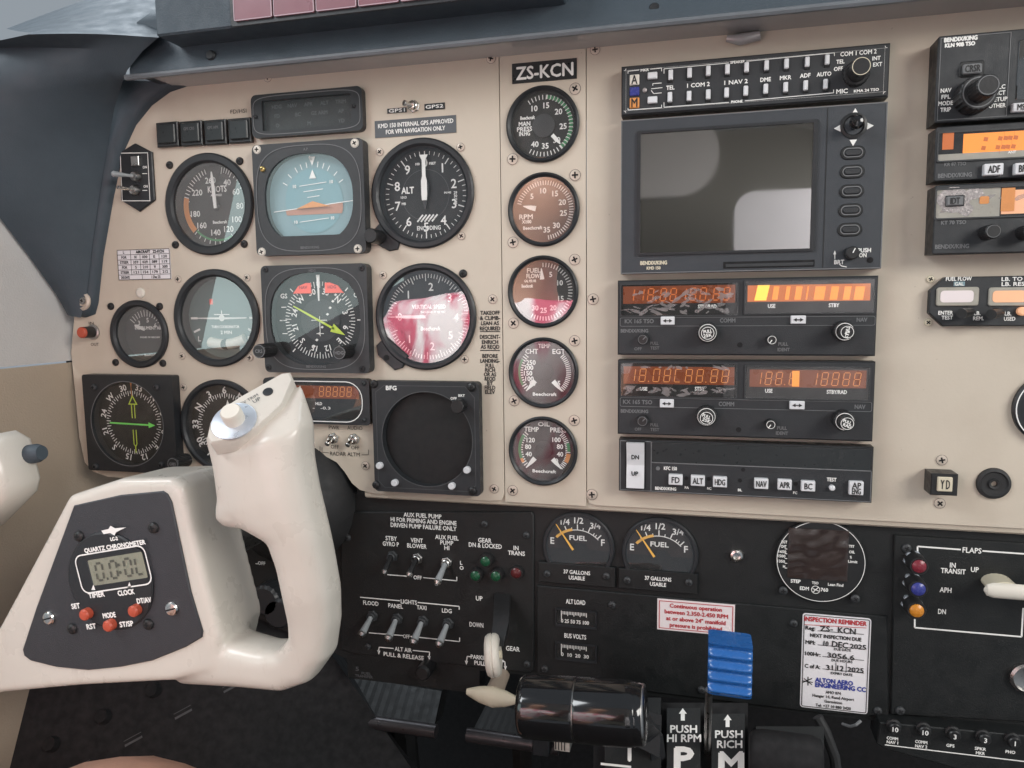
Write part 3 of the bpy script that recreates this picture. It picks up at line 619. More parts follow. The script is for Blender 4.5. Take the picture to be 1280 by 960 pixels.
for s, a in (('5', -42), ('10', -4), ('15', 34), ('20', 68), ('25', 100), ('30', 142), ('35', 174)): text_at(bm, s, *pol(c, ri*.62, a), .0036, d)
text_at(bm, 'RPM', c[0]-ri*.62, c[1]-ri*.18, .0032, d, .0095); text_at(bm, 'X100', c[0]-ri*.60, c[1]-ri*.34, .0022, d, .0065); beech(bm, c, ri, -.40, -.54, d, .0135); part('markings', bm, 'white_print', r, smooth=0)
needle(r, npts((c[0]-ri*.30, c[1]+ri*.06), 283, [(-ri*.02, .0018), (ri*.18, .0014), (ri*.40, .0003)]), dd+.002)
r, c, ri, dd = gauge('flow', 'fuel_flow_gauge', 'round engine gauge marked FUEL FLOW', .86, .0035, 'dial_grey', 'glass_strong', EG)
bm = BM(); d = dd+.0003; ticks(bm, c, ri*.80, ri*.94, frange(-2, 208, 34), .0007, d)
for s, a in (('5', 22), ('10', 62), ('15', 112), ('20', 150), ('25', 182), ('30', 210)): text_at(bm, s, *pol(c, ri*.60, a), .0034, d)
text_at(bm, 'FUEL', c[0]-ri*.34, c[1]+ri*.70, .0030, d, .0095); text_at(bm, 'FLOW', c[0]-ri*.36, c[1]+ri*.52, .0030, d, .0095); text_at(bm, 'GAL PER HR', c[0]-ri*.46, c[1]+ri*.36, .0018, d, .0085); beech(bm, c, ri, -.56, .20, d, .008); part('markings', bm, 'white_print', r, smooth=0)
needle(r, npts((c[0]-.001, c[1]+ri*.40), -4, [(0, .0016), (ri*.10, .0013), (ri*.36, .0003)]), dd+.002)
def twin(k, name, label, left, right, tl, tr, top, ll, rr, dial):
    r, c, ri, dd = gauge(k, name, label, .87, .0035, dial, 'glass', EG); bm = BM(); d = dd+.0003
    for i, s in enumerate(left): text_at(bm, s, *pol(c, ri*.55, 305-i*(78/(len(left)-1))), .0032, d)
    for i, s in enumerate(right): text_at(bm, s, *pol(c, ri*.55, 50+i*(80/(len(right)-1))), .0032, d)
    ticks(bm, c, ri*.72, ri*.88, frange(312, 225, 15), .0008, d); ticks(bm, c, ri*.72, ri*.88, frange(48, 135, 20), .0007, d)
    text_at(bm, top, c[0], c[1]+ri*.86, .0028, d, .0085); text_at(bm, tl, c[0]-ri*.42, c[1]+ri*.68, .0033, d, ll); text_at(bm, tr, c[0]+ri*.48, c[1]+ri*.68, .0033, d, rr)
    beech(bm, c, ri, .0, -.72, d, .017); part('markings', bm, 'white_print', r, smooth=0)
    for a, x in ((222, -.30), (138, .30)): needle(r, npts((c[0]+ri*x, c[1]-ri*.28), a, [(0, .0017), (ri*.18, .0014), (ri*.44, .0003)]), dd+.002)
    hub(r, c, ri*.30, dd, .0012, 'dial_brown'); return r, c, ri, d
r, c, ri, d = twin('cht', 'cylinder_temperature_gauge', 'round twin engine gauge marked CHT and EGT', ('250', '200', '150', '100', '50'), ('', '', '', '', '25'), 'CHT', 'EGT', 'TEMP', .009, .009, 'dial_brown')
bm = BM(); arc(bm, c, ri*.80, ri*.88, 300, 240, d+.0002); part('green_arc', bm, 'green_arc', r, smooth=0)
r, c, ri, d = twin('oil', 'oil_gauge', 'round twin engine gauge marked OIL TEMP and PRESS', ('120', '80', '40', '0'), ('100', '80', '40', '0'), 'TEMP', 'PRESS', 'OIL', .0105, .0115, 'dial_brown')
bm = BM(); arc(bm, c, ri*.78, ri*.88, 305, 248, d+.0002); arc(bm, c, ri*.78, ri*.88, 72, 92, d+.0002); part('green_arc', bm, 'green_arc', r, smooth=0)
bm = BM(); arc(bm, c, ri*.78, ri*.88, 248, 238, d+.0002); arc(bm, c, ri*.76, ri*.90, 97, 118, d+.0002); part('yellow_arc', bm, 'orange_arc', r, smooth=0)
# ------------------------------------------------------------------ square-flanged flight instruments
def hole_prism(bm, outer, hole, d0, d1, hd=None):
    edges = []; L = []
    for pts in (outer, hole):
        v = [bm.verts.new((x, -d1, z)) for x, z in pts]; edges += [bm.edges.new((v[i], v[(i+1) % len(v)])) for i in range(len(v))]; L.append(v)
    bmesh.ops.triangle_fill(bm, use_beauty=True, use_dissolve=False, edges=edges, normal=(0, -1, 0))
    for lp, dz in zip(L, (d0, hd if hd is not None else d0)):
        b = [bm.verts.new((v.co.x, -dz, v.co.z)) for v in lp]
        for i in range(len(lp)): bm.faces.new((lp[i], lp[(i+1) % len(lp)], b[(i+1) % len(lp)], b[i]))
def square_inst(name, label, x0, y0, x1, y1, hole, proud=.008, rr=.004, m='bezel_grey', group='square flight instruments', gl='glass', cat='gauge'):
    a = R4(x0, y0, x1, y1, proud); c = ((a[0]+a[2])/2, (a[1]+a[3])/2); root = thing(name, label, cat, (c[0], -.0001, c[1]), group)
    hp = hole(c, (a[2]-a[0])/2, (a[3]-a[1])/2)
    bm = BM(); hole_prism(bm, rrect(*a, rr), hp, .0001, proud, .0012); part('bezel', bm, m, root)
    bm = BM(); flat(bm, inset(hp, -.0006), .0015); part('dial_face', bm, 'dial', root, smooth=0)
    if gl: bm = BM(); flat(bm, inset(hp, -.0003), proud-.0012); part('glass', bm, gl, root, smooth=0)
    return root, c, a, hp
def aperture(fx, flatz=-.72):
    def f(c, hw, hh):
        pts = []
        for k in range(56):
            t = math.tau*k/56; ct, st = math.cos(t), math.sin(t); e = .82
            x = hw*fx*math.copysign(abs(ct)**e, ct); z = hh*fx*math.copysign(abs(st)**e, st)
            pts.append((c[0]+x, c[1]+max(z, hh*flatz)))
        q = []
        for p in pts:
            if not q or (Vector(p)-Vector(q[-1])).length > .0004: q.append(p)
        return q
    return f
def roundedline(root, a, ins, m='dim_print', wd=.0006, d=.0084, p=.62, name='white_line'):
    c = ((a[0]+a[2])/2, (a[1]+a[3])/2); hw, hh = (a[2]-a[0])/2-ins, (a[3]-a[1])/2-ins; pts = []
    for k in range(64):
        t = math.tau*k/64; ct, st = math.cos(t), math.sin(t); pts.append((c[0]+hw*math.copysign(abs(ct)**p, ct), c[1]+hh*math.copysign(abs(st)**p, st)))
    bm = BM(); frame2(bm, pts, wd, d); part(name, bm, m, root, smooth=0)
# attitude indicator
r, c, a, hp = square_inst('attitude_indicator', 'square-flanged attitude indicator with blue sky and orange ground', 317.5, 176.5, 455.5, 318, aperture(.80, -.66), .009)
H = (a[3]-a[1])/2
bm = BM(); flat(bm, hp, .0020); part('sky_ring', bm, 'sky_ring', r, smooth=0)
cc = (c[0]+.001, c[1]-.001); Rb = H*.58
bm = BM(); flat(bm, circ(*cc, Rb, 48), .0024); part('sky_ball', bm, 'sky_blue', r, smooth=0)
bm = BM(); tl = math.radians(5); pts = []
for k in range(25):
    t = math.pi+math.pi*k/24+tl; x, z = cc[0]+Rb*math.cos(t), cc[1]-.004+Rb*math.sin(t)
    pts.append((x, max(z, cc[1]-Rb*.42)))
q = [];
for p in pts:
    if not q or (Vector(p)-Vector(q[-1])).length > .0004: q.append(p)
flat(bm, q, .0027); part('ground', bm, 'earth', r, smooth=0)
bm = BM(); d = .0031
seg(bm, (cc[0]-H*.82, cc[1]-.004-H*.82*math.tan(tl)), (cc[0]+H*.80, cc[1]-.004+H*.80*math.tan(tl)), .0006, d)
for z, w_ in ((.013, .011), (.0085, .008), (.004, .005), (-.013, .012)): seg(bm, (cc[0]-w_, cc[1]+z-.001-w_*.09), (cc[0]+w_, cc[1]+z-.001+w_*.09), .0005, d)
for z in (.013, -.013): text_at(bm, '10', cc[0]+.015, cc[1]+z, .0022, d); text_at(bm, '10', cc[0]-.015, cc[1]+z-.002, .0022, d)
ticks(bm, cc, H*.60, H*.70, (-60, -45, -30, -20, -10, 10, 20, 30, 45, 60), .0006, d)
for z, s in ((H*.60, 1), (H*.585, -1)):
    flat(bm, [(cc[0]-.0028, cc[1]+z+s*.0075), (cc[0]+.0028, cc[1]+z+s*.0075), (cc[0], cc[1]+z+s*.001)][::s], d)
seg(bm, (cc[0], cc[1]+H*.72), (cc[0]-.002, cc[1]+H*.80), .001, d)
part('markings', bm, 'white_print', r, smooth=0)
bm = BM(); prism(bm, [(cc[0]-.013, cc[1]-.0055), (cc[0]+.014, cc[1]-.0045), (cc[0], cc[1]-.0005)], .0035, .0048); part('aircraft_symbol', bm, 'orange_arc', r, smooth=0)
roundedline(r, a, .0022, d=.0094)
bm = BM(); text_at(bm, 'A.P.', c[0], a[3]-.0055, .0018, .0094); text_at(bm, 'BENDIX/KING', c[0], a[1]+.005, .0018, .0094, .015); part('lettering', bm, 'dim_print', r, smooth=0)
for x, y in ((321.5, 187), (443.5, 179), (327.5, 315), (447.5, 311)): screw(r, x, y, .0032, 'ivory', .009, 'flush')
screw(r, 328.5, 211.5, .0021, 'brass', .009, 'pan')
# HSI
r, c, a, hp = square_inst('horizontal_situation_indicator', 'square-flanged compass instrument with two red flags and yellow-green course arrow', 328.5, 330.5, 460, 466, aperture(.86, -.90), .009)
H = (a[3]-a[1])/2; W = (a[2]-a[0])/2; cc = (c[0]+.001, c[1]-.001)
bm = BM(); arc(bm, cc, H*.34, H*.40, 0, 359.9, .0021, 48); flat(bm, circ(*cc, H*.345, 40), .0019); part('card_ring', bm, 'dial_grey', r, smooth=0)
bm = BM(); d = .0026
HD = -35
for k in range(72): ticks(bm, cc, H*(.60 if k % 2 == 0 else .64), H*.72, [k*5+HD/7*0-18], .0006, d)
for k, s in enumerate(('33', 'N', '3', '6', 'E', '12', '15', 'S', '21', '24', 'W', '30')): text_at(bm, s, *pol(cc, H*.54, k*30+15), .0042, d, rot=math.radians(-(k*30+15)), bold=.00015)
for k in (45, 90, 135, 225, 270, 315): ticks(bm, cc, H*.76, H*.84, [k], .0009, d)
for k in range(-4, 5):
    p = (cc[0]+.004+k*.0024, cc[1]-.0005+k*.0048)
    if k: flat(bm, [(p[0]-.0014, p[1]), (p[0], p[1]-.001), (p[0]+.0014, p[1]+.0002), (p[0], p[1]+.0012)], d)
seg(bm, (cc[0]-.007, cc[1]), (cc[0]+.006, cc[1]), .0006, d+.0004); seg(bm, (cc[0], cc[1]+.003), (cc[0], cc[1]-.012), .0006, d+.0004); seg(bm, (cc[0]-.003, cc[1]-.010), (cc[0]+.003, cc[1]-.010), .0006, d+.0004)
for z in (.010, .0, -.010): seg(bm, (cc[0]-W*.74, cc[1]+z), (cc[0]-W*.64, cc[1]+z), .0006, d)
text_at(bm, 'GS', cc[0]-W*.68, cc[1]+H*.46, .0034, d); text_at(bm, 'GS', cc[0]+W*.72, cc[1]+H*.46, .0034, d)
part('markings', bm, 'white_print', r, smooth=0)
bm = BM(); d2 = .0046; u = Vector((.90, -.47)).normalized()
p0 = Vector(cc)-u*H*.58; p1 = Vector(cc)+u*H*.60
seg(bm, tuple(p0), tuple(p0+u*H*.30), .0009, d2, .0016); seg(bm, tuple(p0+u*H*.30), tuple(p1-u*.010), .0016, d2); n = Vector((-u.y, u.x))
flat(bm, [tuple(p1), tuple(p1-u*.012+n*.0034), tuple(p1-u*.012-n*.0034)], d2); part('course_arrow', bm, 'lime', r, smooth=0)
for s in (-1, 1):
    bm = BM(); x0 = cc[0]+s*.0058; z0 = cc[1]+H*.50
    prism(bm, [(x0, z0), (x0+s*.0150, z0), (x0+s*.0105, z0+.0055), (x0+s*.004, z0+.0078), (x0, z0+.0078)][::s], .0032, .0042, .0003); fl = part('warning_flag', bm, 'red_flag', r, smooth=0)
    bm = BM(); text_at(bm, 'NAV' if s < 0 else 'HDG', x0+s*.006, z0+.0045, .0022, .0044); part('lettering', bm, 'red_print', fl, smooth=0)
needle(r, npts((cc[0]+.001, cc[1]), 0, [(H*.36, .0005), (H*.60, .0007), (H*.84, .0014)]), .0052, name='lubber_line')
bm = BM(); text_at(bm, 'HDG', c[0], a[3]-.0045, .0018, .0094); text_at(bm, 'BENDIX/KING', c[0], a[1]+.0048, .0018, .0094, .016); part('lettering', bm, 'dim_print', r, smooth=0)
roundedline(r, a, .0022, d=.0094)
for x, y in ((332, 337), (452, 335), (453, 461), (336, 459)): screw(r, x, y, .0024, 'bezel', .009, 'flush')
for x, y, kd in ((323.5, 439, .026), (424, 441, .024)):
    kn = BM(); p = P(x, y, kd); rad = sx(x, y, kd, 16)/2; knurl(kn, p.x, p.z, rad, .008, kd, 22, .05); k_ = part('knob', kn, 'knob_black', r)
    bm = BM(); frame2(bm, circ(p.x, p.z, rad*.92, 28), rad*.10, kd+.0002); text_at(bm, 'HDG' if x > 400 else 'CRS', p.x, p.z, rad*.45, kd+.0002); part('cap_mark', bm, 'dim_print', k_, smooth=0)
# radio magnetic indicator
r, c, a, hp = square_inst('radio_magnetic_indicator', 'black square compass indicator with yellow and green needles', 106.5, 469, 218, 590, lambda c, hw, hh: circ(c[0]-.002, c[1], hh*.86, 56), .009, .002, 'bezel')
H = (a[3]-a[1])/2; cc = (c[0]-.0015, c[1])
bm = BM(); d = .0022
for k in range(72): ticks(bm, cc, H*(.56 if k % 2 == 0 else .60), H*.66, [k*5+2], .0006, d)
for k, s in enumerate(('33', 'N', '3', '6', 'E', '12', '15', 'S', '21', '24', 'W', '30')): text_at(bm, s, *pol(cc, H*.74, k*30+14), .0048, d, rot=math.radians(-(k*30+14)), bold=.00015)
part('markings', bm, 'white_print', r, smooth=0)
bm = BM(); frame2(bm, circ(c[0]-.002, c[1], H*.88, 56), .0006, .0093); part('white_line', bm, 'dim_print', r, smooth=0)
bm = BM(); e = .0040
for z0, z1 in ((H*.10, H*.40), (-H*.14, -H*.44)):
    for s in (-1, 1): seg(bm, (cc[0]+.002+s*.0014, cc[1]+z0), (cc[0]+.002+s*.0014, cc[1]+z1), .0008, e)
frame2(bm, [(cc[0]-.0025, cc[1]+H*.38), (cc[0]+.0065, cc[1]+H*.38), (cc[0]+.002, cc[1]+H*.58)], .0009, e); seg(bm, (cc[0]+.002, cc[1]-H*.48), (cc[0]+.002, cc[1]-H*.62), .0010, e)
seg(bm, (cc[0]+.0006, cc[1]-H*.44), (cc[0]+.002, cc[1]-H*.49), .0008, e); seg(bm, (cc[0]+.0034, cc[1]-H*.44), (cc[0]+.002, cc[1]-H*.49), .0008, e)
part('yellow_needle', bm, 'lime', r, smooth=0)
bm = BM(); e = .0050; seg(bm, (cc[0]-H*.52, cc[1]-.0002), (cc[0]+H*.50, cc[1]-.0012), .0013, e); flat(bm, [(cc[0]+H*.42, cc[1]-.0036), (cc[0]+H*.58, cc[1]-.0013), (cc[0]+H*.42, cc[1]+.0012)], e+.0001); part('green_needle', bm, 'green_needle', r, smooth=0)
bm = BM(); p = pol(cc, H*.80, 0); flat(bm, [(p[0]-.0014, p[1]+.004), (p[0]+.0014, p[1]+.004), (p[0], p[1]-.004)][::-1], d+.0003); seg(bm, p, (p[0], p[1]-.010), .0005, d+.0003); part('heading_index', bm, 'orange_arc', r, smooth=0)
for x, y in ((118, 484), (196, 484), (120, 583), (202, 581)): screw(r, x, y, .0026, 'bezel_grey', .009, 'pan')
kn = BM(); p = P(216, 580, .022); knurl(kn, p.x, p.z, .0056, .006, .022, 20); kn = part('knob', kn, 'knob_black', r); bm = BM(); frame2(bm, circ(p.x, p.z, .0047, 24), .0005, .0222); text_at(bm, 'OBS', p.x, p.z, .0022, .0222); part('cap_mark', bm, 'dim_print', kn, smooth=0)
# round knob joining the course indicator
bm = BM(); p = P(237, 577, .016); p2 = P(226, 578, .02)
# radar altimeter with amber readout
def rounded_hole(fx, fz, rad):
    return lambda c, hw, hh: rrect(c[0]-hw*fx, c[1]-hh*fz, c[0]+hw*fx, c[1]+hh*fz, rad, 6)
r, c, a, hp = square_inst('radar_altimeter', 'small black unit with amber readout partly behind the white grip', 330, 473, 462, 530, rounded_hole(.84, .80, .012), .006, .003, 'bezel', 'square flight instruments', cat='altimeter')
W, H = (a[2]-a[0])/2, (a[3]-a[1])/2
bm = BM(); flat(bm, rect(c[0]-W*.74, c[1]+H*.10, c[0]+W*.76, c[1]+H*.66), .0020); dsp = part('amber_display', bm, 'amber_back', r, smooth=0)
bm = BM()
for k in range(5): seven(bm, '8', c[0]+W*(.02+.13*k), c[1]+H*.20, .0034, .0072, .0023, .0005)
part('digits', bm, 'amber_line', dsp, smooth=0)
bm = BM(); T(bm, 'HLD', 398.5, 504.5, 3.4, .0022, 8); T(bm, '-   -0.3', 402, 510, 3.2, .0022, 22); part('lettering', bm, 'white_print', r, smooth=0)
bm = BM(); frame2(bm, inset(hp, -.0016), .0007, .0064); part('white_line', bm, 'white_print', r, smooth=0)
for x, y in ((455, 479), (455, 525)): screw(r, x, y, .0017, 'bezel_grey', .006, 'pan')
# storm scope
r, c, a, hp = square_inst('storm_scope', 'black square weather scope with big dark round screen marked BFG', 466.5, 477, 599.5, 617, lambda c, hw, hh: circ(c[0]+.001, c[1]-.001, hw*.845, 64), .008, .003, 'radio', 'square flight instruments', gl=None, cat='display')
W, H = (a[2]-a[0])/2, (a[3]-a[1])/2
bm = BM(); frame2(bm, circ(c[0]+.001, c[1]-.001, W*.86, 64), .0006, .0083); ch = [(a[0]+.003, a[1]+.008), (a[0]+.008, a[1]+.003), (a[2]-.008, a[1]+.003), (a[2]-.003, a[1]+.008), (a[2]-.003, a[3]-.011), (a[2]-.010, a[3]-.003), (a[0]+.010, a[3]-.003), (a[0]+.003, a[3]-.008)]; frame2(bm, ch, .0005, .0083); part('groove', bm, 'faint_print', r, smooth=0)
bm = BM(); T(bm, 'BFG', 489, 485, 5, .0083, 13, bold=.0002); T(bm, 'OFF', 567, 498, 3, .0083, 7.5); T(bm, 'BRT', 577, 494.5, 3, .0083, 8); part('lettering', bm, 'white_print', r, smooth=0)
for x, y in ((467.5, 480), (589.5, 484), (470.5, 606), (591, 613.5)): screw(r, x, y, .0031, 'knob_black', .008, 'pan')
bm = BM(); p = P(571, 508.5, .017); knurl(bm, p.x, p.z, .0050, .008, .017, 16); part('knob', bm, 'knob_black', r)
for x, y in ((473.5, 582.5), (492.5, 604), (564, 608), (583, 588)):
    bm = BM(); p = P(x, y, .011); lathe(bm, p.x, p.z, [(.0026, .008), (.0026, .0108), (.0020, .0116)], 18); part('push_button', bm, 'key_white', r)

# ------------------------------------------------------------------ small panel fittings
for x0, x1, y0, y1, s, lab in ((194, 221, 152, 183, '', 'blank black square push-button farthest from the annunciator'), (224, 251, 150.5, 181.5, 'GPS CRS', 'black square push-button marked GPS CRS'), (254, 281, 149, 180, 'GPS APR', 'black square push-button marked GPS APR'), (284, 312, 147, 178, ' ', 'blank black square push-button under the FD/HSI lettering')):
    a = R4(x0, y0, x1, y1, .005); t = thing('push_button', lab, 'button', ((a[0]+a[2])/2, 0, (a[1]+a[3])/2), 'square push-buttons above the airspeed gauge')
    bm = BM(); prism(bm, rect(*a), .0001, .004, .0006); part('housing', bm, 'bezel', t)
    bm = BM(); i = .0022; prism(bm, rrect(a[0]+i, a[1]+i, a[2]-i*.7, a[3]-i*.7, .0008), .004, .0058, .0007); cp = part('cap', bm, 'placard_black', t)
    if s.strip(): bm = BM(); text_at(bm, s, (a[0]+a[2])/2, a[3]-.0062, .0020, .0061, .0095); part('lettering', bm, 'dim_print', cp, smooth=0)
r, c, a, hp = square_inst('autopilot_annunciator', 'wide black annunciator window with unlit legends, rounded corners', 314, 113, 453, 168, rounded_hole(.80, .70, .001), .006, .004, 'bezel', None, gl='glass_soft', cat='annunciator')
roundedline(r, a, .0014, 'dim_print', .0006, .0063, .35)
bm = BM(); W, H = (a[2]-a[0])/2, (a[3]-a[1])/2
for z, row in ((.45, ('HDG', 'NAV', 'APR', 'ALT', 'TRIM')), (.02, ('FD', 'BC', 'GS ARM', 'AP')), (-.42, ('O', 'M', 'YD'))):
    for k, s in enumerate(row): text_at(bm, s, c[0]+W*(-.58+1.16*k/(len(row)-1)), c[1]+H*z, .0026, .0018)
part('lettering', bm, 'faint_print', r, smooth=0)
for x, y in ((319.5, 146), (442, 132.5)): screw(r, x, y, .0014, 'bezel_grey', .006, 'pan')

def toggle(label, px, py, tip, group, m='chrome', bat='chrome', r=.0034, L=.012, d0=0.0, rb=(.0013, .0021), nut=True, bushr=None, bodyr=None, tipm=None):
    p = P(px, py, d0); t = thing('toggle_switch', label, 'switch', p, group)
    if nut:
        bm = BM(); prism(bm, circ(p.x, p.z, r*1.12, 6, .3), d0, d0+.0018, .0004); part('nut', bm, m, t)
    bm = BM(); lathe(bm, p.x, p.z, [(r*.86, d0), (r*.86, d0+.0045), (r*.7, d0+.005), (r*.42, d0+.0040)], 20); part('bushing', bm, m, t)
    e = P(tip[0], tip[1], d0+L); s = Vector((p.x, -d0-.004, p.z)); bm = BM(); v = (e-s)
    tube(bm, [s, s+v*.25, s+v*.93, s+v*.985, e], [rb[0], rb[0]*1.1, rb[1], rb[1]*.9, rb[1]*.5], 16); o = part('bat', bm, bat, t)
    if tipm: bm = BM(); tube(bm, [s+v*.90, s+v*.97, e+v.normalized()*.0012], [rb[1]*1.08, rb[1]*1.08, rb[1]*.55], 16); part('tip', bm, tipm, t)
    return t
toggle('small chrome toggle switch between the GPS1 and GPS2 labels', 518, 133.5, (504.5, 128.5), None, r=.0040, L=.010)
toggle('small chrome toggle under PWR lettering', 417.5, 547.5, (408.5, 555.5), 'radar altimeter toggles', r=.0040, L=.010)
toggle('small chrome toggle under AUDIO lettering', 443.5, 548.5, (434, 557), 'radar altimeter toggles', r=.0040, L=.010)
def placard(name, label, cat, x0, y0, x1, y1, m, texts, tm='white_print', rr=0, d=0.0, th=.0006, group=None, frame=None, bold=0):
    a = R4(x0, y0, x1, y1, d+th); t = thing(name, label, cat, ((a[0]+a[2])/2, -d, (a[1]+a[3])/2), group)
    bm = BM(); prism(bm, rrect(*a, rr) if rr else rect(*a), d+.0001, d+th, 0); part('plate', bm, m, t, smooth=0)
    bm = BM()
    for s, x, y, h, w_ in texts: T(bm, s, x, y, h, d+th+.0003, w_, bold=bold)
    if frame: frame2(bm, inset(rrect(*a, rr) if rr else rect(*a), frame), .0005, d+th+.0003)
    if len(bm.verts): part('lettering', bm, tm, t, smooth=0)
    else: bm.free()
    return t, a
placard('label_strip', 'embossed black strip reading GPS1', 'label', 484, 135, 508, 141, 'placard_black', [('GPS1', 496, 138, 4, 20)], bold=.0001)
placard('label_strip', 'embossed black strip reading GPS2', 'label', 530.5, 129, 556, 137, 'placard_black', [('GPS2', 543, 133, 4, 22)], bold=.0001)
placard('placard', 'grey placard reading KMD 150 internal GPS approved', 'placard', 468.5, 147.5, 570, 169, 'placard_grey', [('KMD 150 INTERNAL GPS APPROVED', 519, 154.3, 5.2, 94), ('FOR VFR NAVIGATION ONLY', 519, 162.5, 5.2, 74)], bold=.00012)
placard('registration_placard', 'black placard reading ZS-KCN in white letters', 'placard', 640, 76, 721, 101.5, 'placard_black', [('ZS-KCN', 680.5, 89, 15.5, 71)], bold=.0003)
t, a = placard('correction_card', 'white printed compass correction table on the panel', 'card', 147.5, 311.5, 213, 349.5, 'paper', [])
bm = BM(); d = .0009; frame2(bm, rect(*a), .0004, d)
nz = 6; zr = [a[1]+(a[3]-a[1])*k/nz for k in range(nz+1)]; xr_ = [a[0]+(a[2]-a[0])*k for k in (0, .26, .44, .62, .80, 1)]
for z in zr[1:-1]: seg(bm, (a[0], z), (a[2], z), .00035, d)
for x in xr_[1:-1]: seg(bm, (x, zr[1] if x != xr_[1] else zr[1]), (x, zr[5] if x != xr_[1] else zr[6]), .00035, d)
seg(bm, (a[0]+(a[2]-a[0])*.46, zr[0]), (a[0]+(a[2]-a[0])*.46, zr[1]), .00035, d)
rows = [('DUE DATE', '1 Dec 25'), ('STEER', '121', '154', '179', '212'), ('FOR', 'S', '210', 'W', '300'), ('STEER', '359', '029', '089', '119'), ('FOR', 'N', '030', 'E', '120')]
for k, row in enumerate(rows):
    zc = (zr[k]+zr[k+1])/2
    for j, s in enumerate(row):
        x = (xr_[j]+xr_[j+1])/2 if len(row) > 2 else (a[0]+.0065 if j == 0 else a[0]+(a[2]-a[0])*.72)
        text_at(bm, s, x, zc, .0020, d, min(.0080, .0016*len(s)))
text_at(bm, 'L', (xr_[0]+xr_[1])/2, (zr[5]+zr[6])/2, .002, d); text_at(bm, 'AIRCRAFT   ZS-KCN', (xr_[1]+xr_[5])/2, (zr[5]+zr[6])/2, .0021, d, .026)
part('table', bm, 'black_print', t, smooth=0)
# hexagonal map-light plate
t = thing('light_switch_plate', 'black pointed switch plate with two toggles beside the side post', 'switch plate', P(171, 220))
hexa = px2([(150, 190), (150.5, 250), (174, 264.5), (193, 250), (189.5, 190), (168, 179)], .002)
bm = BM(); prism(bm, hexa, .0001, .002, .0006); part('plate', bm, 'bezel', t)
bm = BM(); frame2(bm, inset(px2([(150, 191), (152.5, 251.5), (188, 251.5), (185, 190.5)], .0023), 0), .0006, .0024); T(bm, 'ON', 181, 209, 3, .0024, 5); T(bm, 'ON', 182, 233, 3, .0024, 5); line(bm, [(178, 217), (184, 217)], .0005, .0024); line(bm, [(178, 238), (184, 238)], .0005, .0024); part('lettering', bm, 'white_print', t, smooth=0)
bm = BM(); a = R4(163, 195, 173, 207, .004); prism(bm, rect(*a), .002, .004, .0004); part('slide', bm, 'steel', t)
for (x, y), tp, bt in (((171, 221), (139, 217), 'bat_grey'), ((170, 238), (147, 234), 'chrome')):
    q = P(x, y, .002); bm = BM(); lathe(bm, q.x, q.z, [(.0042, .002), (.0042, .004), (.003, .0062), (.0018, .006)], 20); part('bushing', bm, 'steel', t)
    e = P(*tp, .018); s = Vector((q.x, -.006, q.z)); bm = BM(); tube(bm, [s, s+(e-s)*.3, s+(e-s)*.9, e], [.0012, .0013, .0024 if bt == 'bat_grey' else .0015, .0012], 14); part('bat', bm, bt, t)
# breaker knob, white cap
t = thing('breaker_button', 'small red-tipped push-pull knob between IN and OUT lettering', 'knob', P(114, 415)); p = P(117, 415)
bm = BM(); lathe(bm, p.x, p.z, [(.0062, 0), (.0062, .0015), (.0052, .002)], 24); part('collar', bm, 'steel', t); e = P(103, 416, .013)
bm = BM(); tube(bm, [Vector((p.x, -.001, p.z)), Vector((p.x, -.011, p.z))], .0046, 20); part('stem', bm, 'knob_black', t); bm = BM(); lathe(bm, p.x, p.z, [(.0045, .011), (.0045, .0125), (.0036, .0134)], 20); part('tip', bm, 'button_red', t)
bm = BM(); p = P(176, 366); lathe(bm, p.x, p.z, [(.0042, .0001), (.0040, .0010), (.0026, .0018)], 20); tag(part('plug_cap', bm, 'ivory'), 'small pale round plug in the panel above the suction gauge', 'plug')

# ------------------------------------------------------------------ radio stack
RD = .011
def radio(name, label, cat, x0, y0, x1, y1, m='radio', d=RD, group=None, edge=.0009):
    a = R4(x0, y0, x1, y1, d); t = thing(name, label, cat, ((a[0]+a[2])/2, 0, a[1]), group)
    bm = BM(); prism(bm, rect(*a), .0001, d-.0012, 0); part('case', bm, 'radio_edge', t)
    i = .0005; bm = BM(); prism(bm, rrect(a[0]+i, a[1]+i, a[2]-i, a[3]-i, .0008), d-.0012, d, .0005); part('faceplate', bm, m, t)
    return t, a
def key(t, px, py, w_, h_, d=RD, hgt=.0022, m='key_white', s=None, name='button', rr=.0006, ts=.5, tm='black_print', tw=None):
    p = P(px, py, d+hgt); w2, h2 = sx(px, py, d, w_)/2, sz(px, py, d, h_)/2
    bm = BM(); prism(bm, rrect(p.x-w2, p.z-h2, p.x+w2, p.z+h2, rr), d-.0003, d+hgt, .0005); o = part(name, bm, m, t)
    if s:
        bm = BM(); lines = s.split('\n')
        for k, l in enumerate(lines): text_at(bm, l, p.x, p.z+((len(lines)-1)/2-k)*h2*.85, h2*2*ts/len(lines)*1.1, d+hgt+.0002, w2*2*(tw or .7), bold=.00012)
        part('lettering', bm, tm, o, smooth=0)
    return o
